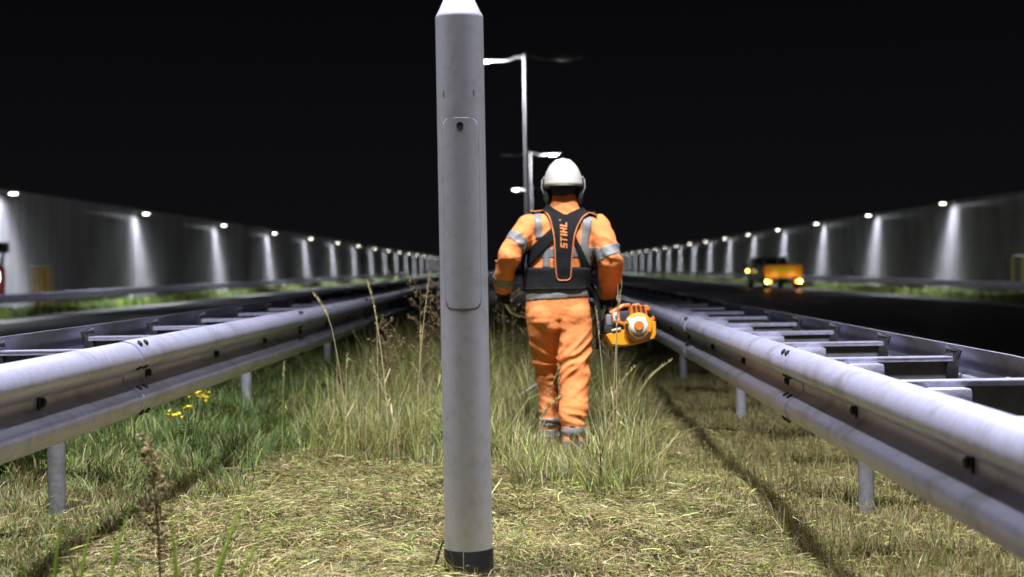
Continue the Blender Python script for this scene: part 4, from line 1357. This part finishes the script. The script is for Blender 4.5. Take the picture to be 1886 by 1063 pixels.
    def patch(poly, name, m, parent, lift=.006, thick=.006, step=.014):
        bm = bmesh.new()
        vs = [bm.verts.new((x, 0, z)) for x, z in poly]
        bm.faces.new(vs)
        xs_ = [p[0] for p in poly]; zs_ = [p[1] for p in poly]
        for ax, lo, hi in ((0, min(xs_), max(xs_)), (2, min(zs_), max(zs_))):
            q = lo + step
            while q < hi:
                pc = [0, 0, 0]; pc[ax] = q; pn = [0, 0, 0]; pn[ax] = 1
                bmesh.ops.bisect_plane(bm, geom=bm.verts[:] + bm.edges[:] + bm.faces[:], plane_co=pc, plane_no=pn)
                q += step
        for v in bm.verts: v.co = lay(v.co.x, v.co.z, lift)
        for _ in range(3): bmesh.ops.smooth_vert(bm, verts=[v for v in bm.verts if not v.is_boundary], factor=.5, use_axis_x=False, use_axis_y=True, use_axis_z=False)
        bm.normal_update()
        if sum(f.normal.y for f in bm.faces) > 0: bmesh.ops.reverse_faces(bm, faces=bm.faces[:])
        mm = bpy.data.meshes.new(name); bm.to_mesh(mm); bm.free()
        for p in mm.polygons: p.use_smooth = True
        o = link_mesh(name, mm, m, parent)
        so = o.modifiers.new('s', 'SOLIDIFY'); so.thickness = thick; so.offset = 1
        return o
    def S(u, v):   # image pixels from the worker's feet to metres, camera roll undone
        z = v / 313.7
        return (u / 313.7 + .0175 * z, z)
    # shoulder stripes of the coverall
    patch([S(-57, 452), S(-44, 452), S(-40, 402), S(-52, 398)], 'reflective_stripe', REF, cover, .0035, .002)
    patch([S(-38, 384), S(-27, 384), S(-27, 344), S(-40, 344)], 'reflective_stripe', REF, cover, .0035, .002)
    patch([S(34, 444), S(52, 444), S(42, 386), S(48, 340), S(36, 340), S(28, 388)], 'reflective_stripe', REF, cover, .0035, .002)

    # ---- harness, worn: back pad, shoulder straps, side straps, waist band
    h_ = empty('harness'); h_.parent = t
    patch([S(-74, 346), S(52, 346), S(50, 330), S(47, 306), S(10, 304), S(-40, 306), S(-72, 302), S(-76, 318)], 'waist_band', BLK, h_, .010, .010)
    patch([S(-20, 420), S(-14, 400), S(-18, 396), S(-66, 345), S(-74, 345), S(-70, 372), S(-56, 388)], 'side_strap', BLK, h_, .007, .005)
    patch([S(14, 400), S(20, 400), S(46, 345), S(50, 330), S(38, 330), S(30, 350)], 'side_strap', BLK, h_, .007, .005)
    patch([S(-60, 460), S(-42, 462), S(-30, 466), S(-22, 456), S(-2, 440), S(4, 440), S(26, 452), S(34, 450), S(58, 442), S(60, 436), S(44, 438), S(32, 432), S(22, 414), S(16, 396), S(12, 360), S(9, 322), S(-15, 322), S(-17, 360), S(-18, 400), S(-24, 424), S(-36, 444), S(-58, 452)],
          'back_pad', BLK, h_, .014, .008, .010)
    def piping(pts, r=.0048):
        dense = []
        for (a, b_) in zip(pts[:-1], pts[1:]):
            for k in range(6):
                s = k / 6; dense.append((a[0] + (b_[0] - a[0]) * s, a[1] + (b_[1] - a[1]) * s))
        dense.append(pts[-1])
        P = [lay(x, z, .021) for x, z in dense]
        for _ in range(2): P = [P[0]] + [(P[i - 1] + P[i] * 2 + P[i + 1]) / 4 for i in range(1, len(P) - 1)] + [P[-1]]
        MB().tube(P, r, 6).build('piping', PIP, h_, 60)
    piping([S(-62, 455), S(-50, 455), S(-36, 446), S(-26, 430), S(-19, 405), S(-17, 360), S(-15, 326), S(-10, 322), S(5, 322), S(10, 326), S(12, 360), S(16, 400), S(22, 418), S(32, 434), S(44, 440), S(60, 436)])
    # lettering up the pad
    LT = {'S': [(0, .8, .66, .2), (0, .4, .66, .2), (0, 0, .66, .2), (0, .5, .2, .4), (.46, .1, .2, .4)], 'T': [(0, .8, .72, .2), (.26, 0, .2, .85)], 'I': [(0, 0, .22, 1)], 'H': [(0, 0, .2, 1), (.5, 0, .2, 1), (.1, .4, .5, .2)], 'L': [(0, 0, .2, 1), (0, 0, .6, .2)]}
    PRN = mat('orange_print', (.72, .22, .05), rough=.6); pen = 0.0
    hgt = .040
    for ch in 'STIHL':
        lm = MB(); adv = max(r_[0] + r_[2] for r_ in LT[ch])
        for (rx, ry, rw, rh) in LT[ch]:
            quad = []
            for (a, b_) in ((rx, ry), (rx + rw, ry), (rx + rw, ry + rh), (rx, ry + rh)):
                along = (pen + a + .18 * b_) * hgt; acr = b_ * hgt
                x = S(4, 400)[0] - acr; z = S(0, 380)[1] + along
                quad.append((x, z))
            P = [lay(x, z, .0245) for x, z in quad]
            lm.add(P, [(0, 1, 2, 3)])
        pen += adv + .17
        lm.build('letter', PRN, h_)
    lm = MB()
    # small registered mark after the word
    cx, cz = S(4, 400)[0] - .95 * hgt, S(0, 380)[1] + (pen + .22) * hgt
    ring = [lay(cx + .0042 * math.cos(a * .785), cz + .0042 * math.sin(a * .785), .0245) for a in range(8)]
    inn = [lay(cx + .0026 * math.cos(a * .785), cz + .0026 * math.sin(a * .785), .0245) for a in range(8)]
    lm.add(ring + inn, [(k, (k + 1) % 8, 8 + (k + 1) % 8, 8 + k) for k in range(8)])
    lm.build('registered_mark', PRN, h_)
    # hip pad and strap hanging at the right thigh
    hp = MB()
    hp.loft([(.205, .0, .62, .012, .05), (.212, .0, .68, .017, .075), (.214, .0, .80, .018, .085), (.205, .0, .89, .014, .06)], 14)
    hp.build('hip_pad', BLK, h_, 50)
    MB().tube([(.17, .03, 1.0), (.205, .0, .93), (.215, -.02, .86)], .012, 8, sx=1.6).build('hip_strap', BLK, h_, 50)
    MB().tube([(-.205, .02, 1.22), (-.225, .03, 1.12), (-.215, .03, 1.0)], .010, 8, sx=2).build('side_strap', BLK, h_, 50)
    cbm.free()

    # ---- hair, helmet, ear defenders
    HAIR = mat('dark_hair', (.012, .010, .009), rough=.75, var=.4, scale=60, bump=.4, bscale=160)
    hb = MB().loft([(.022, .030, 1.495, .058, .050), (.022, .032, 1.53, .072, .072), (.022, .04, 1.57, .083, .090), (.021, .045, 1.62, .086, .098), (.021, .05, 1.68, .06, .08)], 20, 2.0)
    hb.build('hair', HAIR, t, 60)
    HEL = mat('white_helmet_shell', (.66, .63, .54), rough=.32, var=.05, scale=4, dirt=(.40, .37, .30), dscale=14, damt=.35)
    hm = MB(); v, f = [], []
    NA, NP = 56, 14
    cx, cy, z0, H = .021, .045, 1.580, .163
    for i in range(NP + 1):
        ph = (math.pi / 2) * i / NP
        for k in range(NA):
            a = 2 * math.pi * k / NA
            ca, sa = math.cos(a), math.sin(a)
            r_ = math.cos(ph) ** 1.0
            rx, ry = .115, .137
            x = rx * ca * r_; yv = ry * sa * r_
            z = z0 + H * math.sin(ph) ** .95
            # three ridges running front to back
            for rxp in (-.040, 0, .040):
                z += .0045 * math.exp(-((x - rxp) / .010) ** 2) * min(1, math.sin(ph) * 1.4)
            if i == 0:
                x *= 1.04; yv *= 1.03 + (.22 if sa > .3 else 0) * max(0, sa - .3)
            v.append((cx + x, cy + yv, z))
    for i in range(NP):
        for k in range(NA):
            k2 = (k + 1) % NA
            f.append((i * NA + k, i * NA + k2, (i + 1) * NA + k2, (i + 1) * NA + k))
    hm.add(v, f)
    ho = hm.build('helmet', HEL, t, 60)
    so = ho.modifiers.new('s', 'SOLIDIFY'); so.thickness = .004; so.offset = -1
    MB().tube([(cx + .1145 * math.cos(a * math.pi / 24), cy + .138 * math.sin(a * math.pi / 24), z0 + .001) for a in range(-48, 1)], .0035, 6).build('helmet_rim', HEL, ho, 60)
    MB().ball((cx + .002, cy - .052, z0 + .143), (.014, .010, .005), 10, 6).build('red_badge', mat('red_badge_paint', (.5, .05, .04), rough=.5), ho, 60)
    MB().ball((cx + .012, cy - .1305, z0 + .02), .003, 8, 6).build('rivet', BLK, ho, 60)
    CUP = mat('ear_cup_plastic', (.055, .057, .06), rough=.35, var=.2, scale=20)
    for s in (-1, 1):
        ed = empty('ear_defender'); ed.parent = t
        MB().ball((cx + s * .094, .035, 1.520), (.024, .038, .048), 16, 10).build('cup', CUP, ed, 60)
        MB().ball((cx + s * .078, .035, 1.520), (.016, .034, .043), 14, 8).build('cushion', BLK, ed, 60)
        MB().tube([(cx + s * .112, .028, 1.53), (cx + s * .128, .02, 1.57), (cx + s * .124, .02, 1.615), (cx + s * .110, .03, 1.635)], .0042, 6).build('wire_arm', LAMP_GREY, ed, 60)
        MB().box((cx + s * .114, .03, 1.61), (.014, .03, .035), bev=.004).build('arm_clip', CUP, ed, 40)

    # ---- gloves closed round the two grips
    GLV = mat('black_glove', (.020, .020, .021), rough=.7, var=.3, scale=40)
    def glove(gx, gy, gz, s):
        """palm behind the upright grip, four fingers round its far side, thumb closing from the near side; s=+1 for a left hand"""
        g = MB()
        g.tube([(gx - s * .012, gy - .055, gz + .050), (gx - s * .02, gy - .030, gz + .012)], [.034, .034], 12)
        g.loft([(gx - s * .026, gy - .018, gz - .042, .017, .034), (gx - s * .026, gy - .02, gz - .01, .019, .040), (gx - s * .025, gy - .024, gz + .03, .019, .040), (gx - s * .02, gy - .035, gz + .055, .018, .034)], 14)
        for k, L_ in enumerate((.96, 1.06, 1.0, .82)):
            z = gz + .030 - .0235 * k
            pts = []
            for j in range(5):
                a = math.pi * (.98 - .40 * j * L_ * .98)
                pts.append((gx + s * .030 * math.cos(a), gy + .030 * math.sin(a), z - .003 * j))
            g.tube(pts, [.0115, .0115, .0108, .0100, .0085], 8)
            for p, r_ in zip(pts, [.0115, .0115, .0108, .0100, .0088]): g.ball(p, r_, 8, 6)
        th = [(gx - s * .024, gy - .040, gz + .030), (gx - s * .004, gy - .045, gz + .040), (gx + s * .018, gy - .034, gz + .036), (gx + s * .030, gy - .014, gz + .030)]
        g.tube(th, [.014, .0135, .012, .0095], 8)
        for p, r_ in zip(th, [.014, .0135, .012, .0098]): g.ball(p, r_, 8, 6)
        link_mesh('glove', fuse(g, .0042, 2), GLV, t)
    glove(-.338, .155, .945, 1)
    glove(.262, .195, .905, -1)

    # ---- boots
    BT = mat('dark_work_boot', (.05, .032, .022), rough=.6, var=.3, scale=20)
    for (bx, by, bz) in ((-.076, .12, .0), (.052, -.14, .0)):
        g = MB()
        g.loft([(bx, by + .05, bz + .008, .046, .135), (bx, by + .05, bz + .04, .048, .138), (bx, by + .04, bz + .075, .046, .12), (bx, by + .005, bz + .12, .046, .07), (bx, by, bz + .2, .048, .058)], 18)
        bo = link_mesh('boot', fuse(g, .007, 3), BT, t)
        MB().loft([(bx, by + .05, bz - .008, .047, .138), (bx, by + .05, bz + .012, .050, .141)], 20).build('sole', BLACK_RUB, bo, 40)
    return t
worker()

# ================================================================== brushcutter
def brushcutter():
    t = empty('brushcutter', (WX, WY, WZ), 0, 'orange and yellow petrol brushcutter hanging at the right hip of the worker', 'brushcutter')
    OC = mat('orange_plastic', (.74, .17, .02), rough=.42, var=.08, scale=12)
    YC = mat('amber_tank_plastic', (.80, .31, .012), rough=.42, var=.06, scale=10)
    WH = mat('white_plastic', (.72, .71, .68), rough=.4, var=.04)
    DK = mat('dark_plastic', (.028, .028, .03), rough=.5, var=.2)
    GR = mat('grey_plastic', (.17, .17, .18), rough=.5, var=.15)
    PALE = mat('pale_cap_plastic', (.62, .64, .45), rough=.5, var=.05)
    ALU = mat('polished_tube', (.66, .66, .66), rough=.35, metal=.25, var=.1)
    rots = Matrix.Rotation(R(3), 3, 'Z') @ Matrix.Rotation(R(-6), 3, 'X')
    C0 = Vector((.392, -.09, .742))
    def B(): return MB()
    def put(mb, name, m, parent=t, sm=40, bev=0.0):
        mb.v = [tuple(rots @ Vector(v) + C0) for v in mb.v]
        o = mb.build(name, m, parent, sm)
        if bev:
            bv = o.modifiers.new('b', 'BEVEL'); bv.width = bev; bv.segments = 3; bv.limit_method = 'ANGLE'; bv.angle_limit = R(40)
        return o
    tank = put(B().prism([(-.150, -.058), (-.118, -.117), (-.053, -.123), (.028, -.114), (.125, -.088), (.138, -.06), (.138, .012), (.085, .018), (.06, -.03), (-.06, -.035), (-.065, -.03), (-.12, -.05)], -.095, .085), 'fuel_tank', YC, bev=.012)
    put(B().prism([(-.117, -.043), (-.118, -.030), (-.066, -.020), (-.064, -.034)], -.104, -.07), 'tank_cap', PALE, tank, bev=.004)
    # engine core
    put(B().box((.01, .0, .02), (.17, .13, .12), bev=.02), 'engine_block', DK)
    # top cover with slats and hook
    cov = put(B().prism([(-.010, .040), (.006, .110), (.012, .116), (.045, .119), (.060, .108), (.104, .106), (.114, .078), (.090, .072), (.096, .040), (.108, .024), (.086, .018), (.060, .030), (.030, .040)], -.075, .075), 'top_cover', OC, bev=.006)
    sl = B()
    for i in range(3):
        for j in range(7):
            sl.box((.016 + .026 * i + .004 * (6 - j) * .3, -.0745, .050 + .0088 * j), (.019, .006, .0042), bev=.001)
    put(sl, 'cooling_slats', DK, cov)['kind'] = 'stuff'
    put(B().prism([(.100, .020), (.112, .012), (.136, .020), (.130, .046), (.122, .044), (.120, .030), (.106, .034)], -.085, .06), 'hook_guard', OC, bev=.004)
    rb = B()
    for j in range(3): rb.box((.110, -.090, .010 - .007 * j), (.040, .008, .0032), rot=Matrix.Rotation(-.08, 3, 'Y'))
    put(rb, 'shroud_ribs', OC)['kind'] = 'stuff'
    # left side: handle bow, air filter box with sticker
    put(B().tube([(-.118, -.05, .066), (-.080, -.055, .086), (-.045, -.05, .108), (-.005, -.03, .112)], [.013, .013, .012, .012], 8), 'cover_bow', OC)
    fb = put(B().box((-.122, -.01, .028), (.045, .11, .064), bev=.008), 'filter_box', GR)
    put(B().box((-.110, .0, -.024), (.085, .12, .044), bev=.008), 'carburettor', DK)
    put(B().prism([(-.114, .070), (-.070, .076), (-.064, .018), (-.030, .006), (-.034, -.012), (-.075, .004), (-.108, .010)], -.088, -.050), 'side_cover', OC, bev=.005)
    put(B().box((-.090, -.0895, .043), (.030, .003, .046), rot=Matrix.Rotation(-.09, 3, 'Y'), bev=.001), 'white_sticker', WH)
    put(B().box((-.089, -.0915, .040), (.014, .0012, .020)), 'sticker_print', GR)
    # starter cover
    rx = Matrix.Rotation(math.pi / 2, 3, 'X')
    sc = put(B().lathe([(.082, 0), (.082, .02), (.075, .032), (.066, .036)], (.037, -.082, -.018), 40, rot=rx), 'starter_housing', YC, sm=30)
    put(B().lathe([(.054, 0), (.052, .010), (.043, .017), (.031, .020), (.02, .020)], (.036, -.114, -.014), 40, rot=rx).prism([(-.034, .030), (.066, .040), (.080, .030), (.078, .008), (-.015, -.002)], -.122, -.10), 'starter_cover', WH, sc, sm=30)
    put(B().lathe([(.0285, 0), (.0285, .004), (.025, .007), (.004, .007)], (.036, -.134, -.014), 32, rot=rx), 'starter_badge', mat('orange_badge', (.68, .20, .03), rough=.45), sc)
    rb = B()
    for k in range(17):
        a = math.pi * (.93 + .90 * k / 16)
        q = Matrix.Rotation(-a, 3, 'Y')
        rb.box(Vector((.037 + .070 * math.cos(a), -.1165, -.018 + .070 * math.sin(a))), (.019, .010, .0068), rot=q)
    put(rb, 'starter_vent', DK, sc)['kind'] = 'stuff'
    # shaft, handlebar, head
    a, b_ = Vector((.375, .02, .745)), Vector((-.40, 1.55, .10))
    MB().tube([a, a.lerp(b_, .5), b_], .014, 10).build('shaft', ALU, t, 60)
    MB().tube([a.lerp(b_, .0) - (b_ - a) * .02, a.lerp(b_, .06)], [.05, .03], 12).build('clutch_cone', DK, t, 40)
    cl = a.lerp(b_, .27)
    MB().box(cl, (.05, .05, .05), bev=.01).build('bar_clamp', DK, t, 40)
    bar = [(-.333, .150, .885), (-.322, .152, .855), (-.300, .158, .822), (-.262, .17, .802), (-.21, .19, .797), (-.10, .25, .76), (.03, .33, .66), tuple(cl + Vector((0, 0, .03))), (.20, .36, .68), (.245, .28, .78), (.262, .21, .855)]
    MB().tube(bar, .0125, 10).build('handlebar', ALU, t, 60)
    gl = MB().tube([(-.338, .155, 1.0), (-.338, .155, .885)], .0165, 12).lathe([(.0165, 0), (.026, .006), (.026, .016), (.018, .024)], (-.336, .153, .868), 14)
    gl.build('grip', DK, t, 50)
    MB().tube([(.262, .195, .97), (.262, .198, .85)], .0165, 12).box((.262, .215, .90), (.02, .03, .06), bev=.006).build('grip', DK, t, 50)
    MB().lathe([(.02, .09), (.05, .07), (.06, .04), (.06, .01), (.03, 0)], b_ + Vector((0, 0, -.06)), 20).build('trimmer_head', DK, t, 40)
    MB().prism([(-.12, 1.48), (.02, 1.42), (.10, 1.50), (.04, 1.62), (-.10, 1.62)], .12, .128, axis='z').build('guard', DK, t, loc=(-.38, 0, .03))
brushcutter()
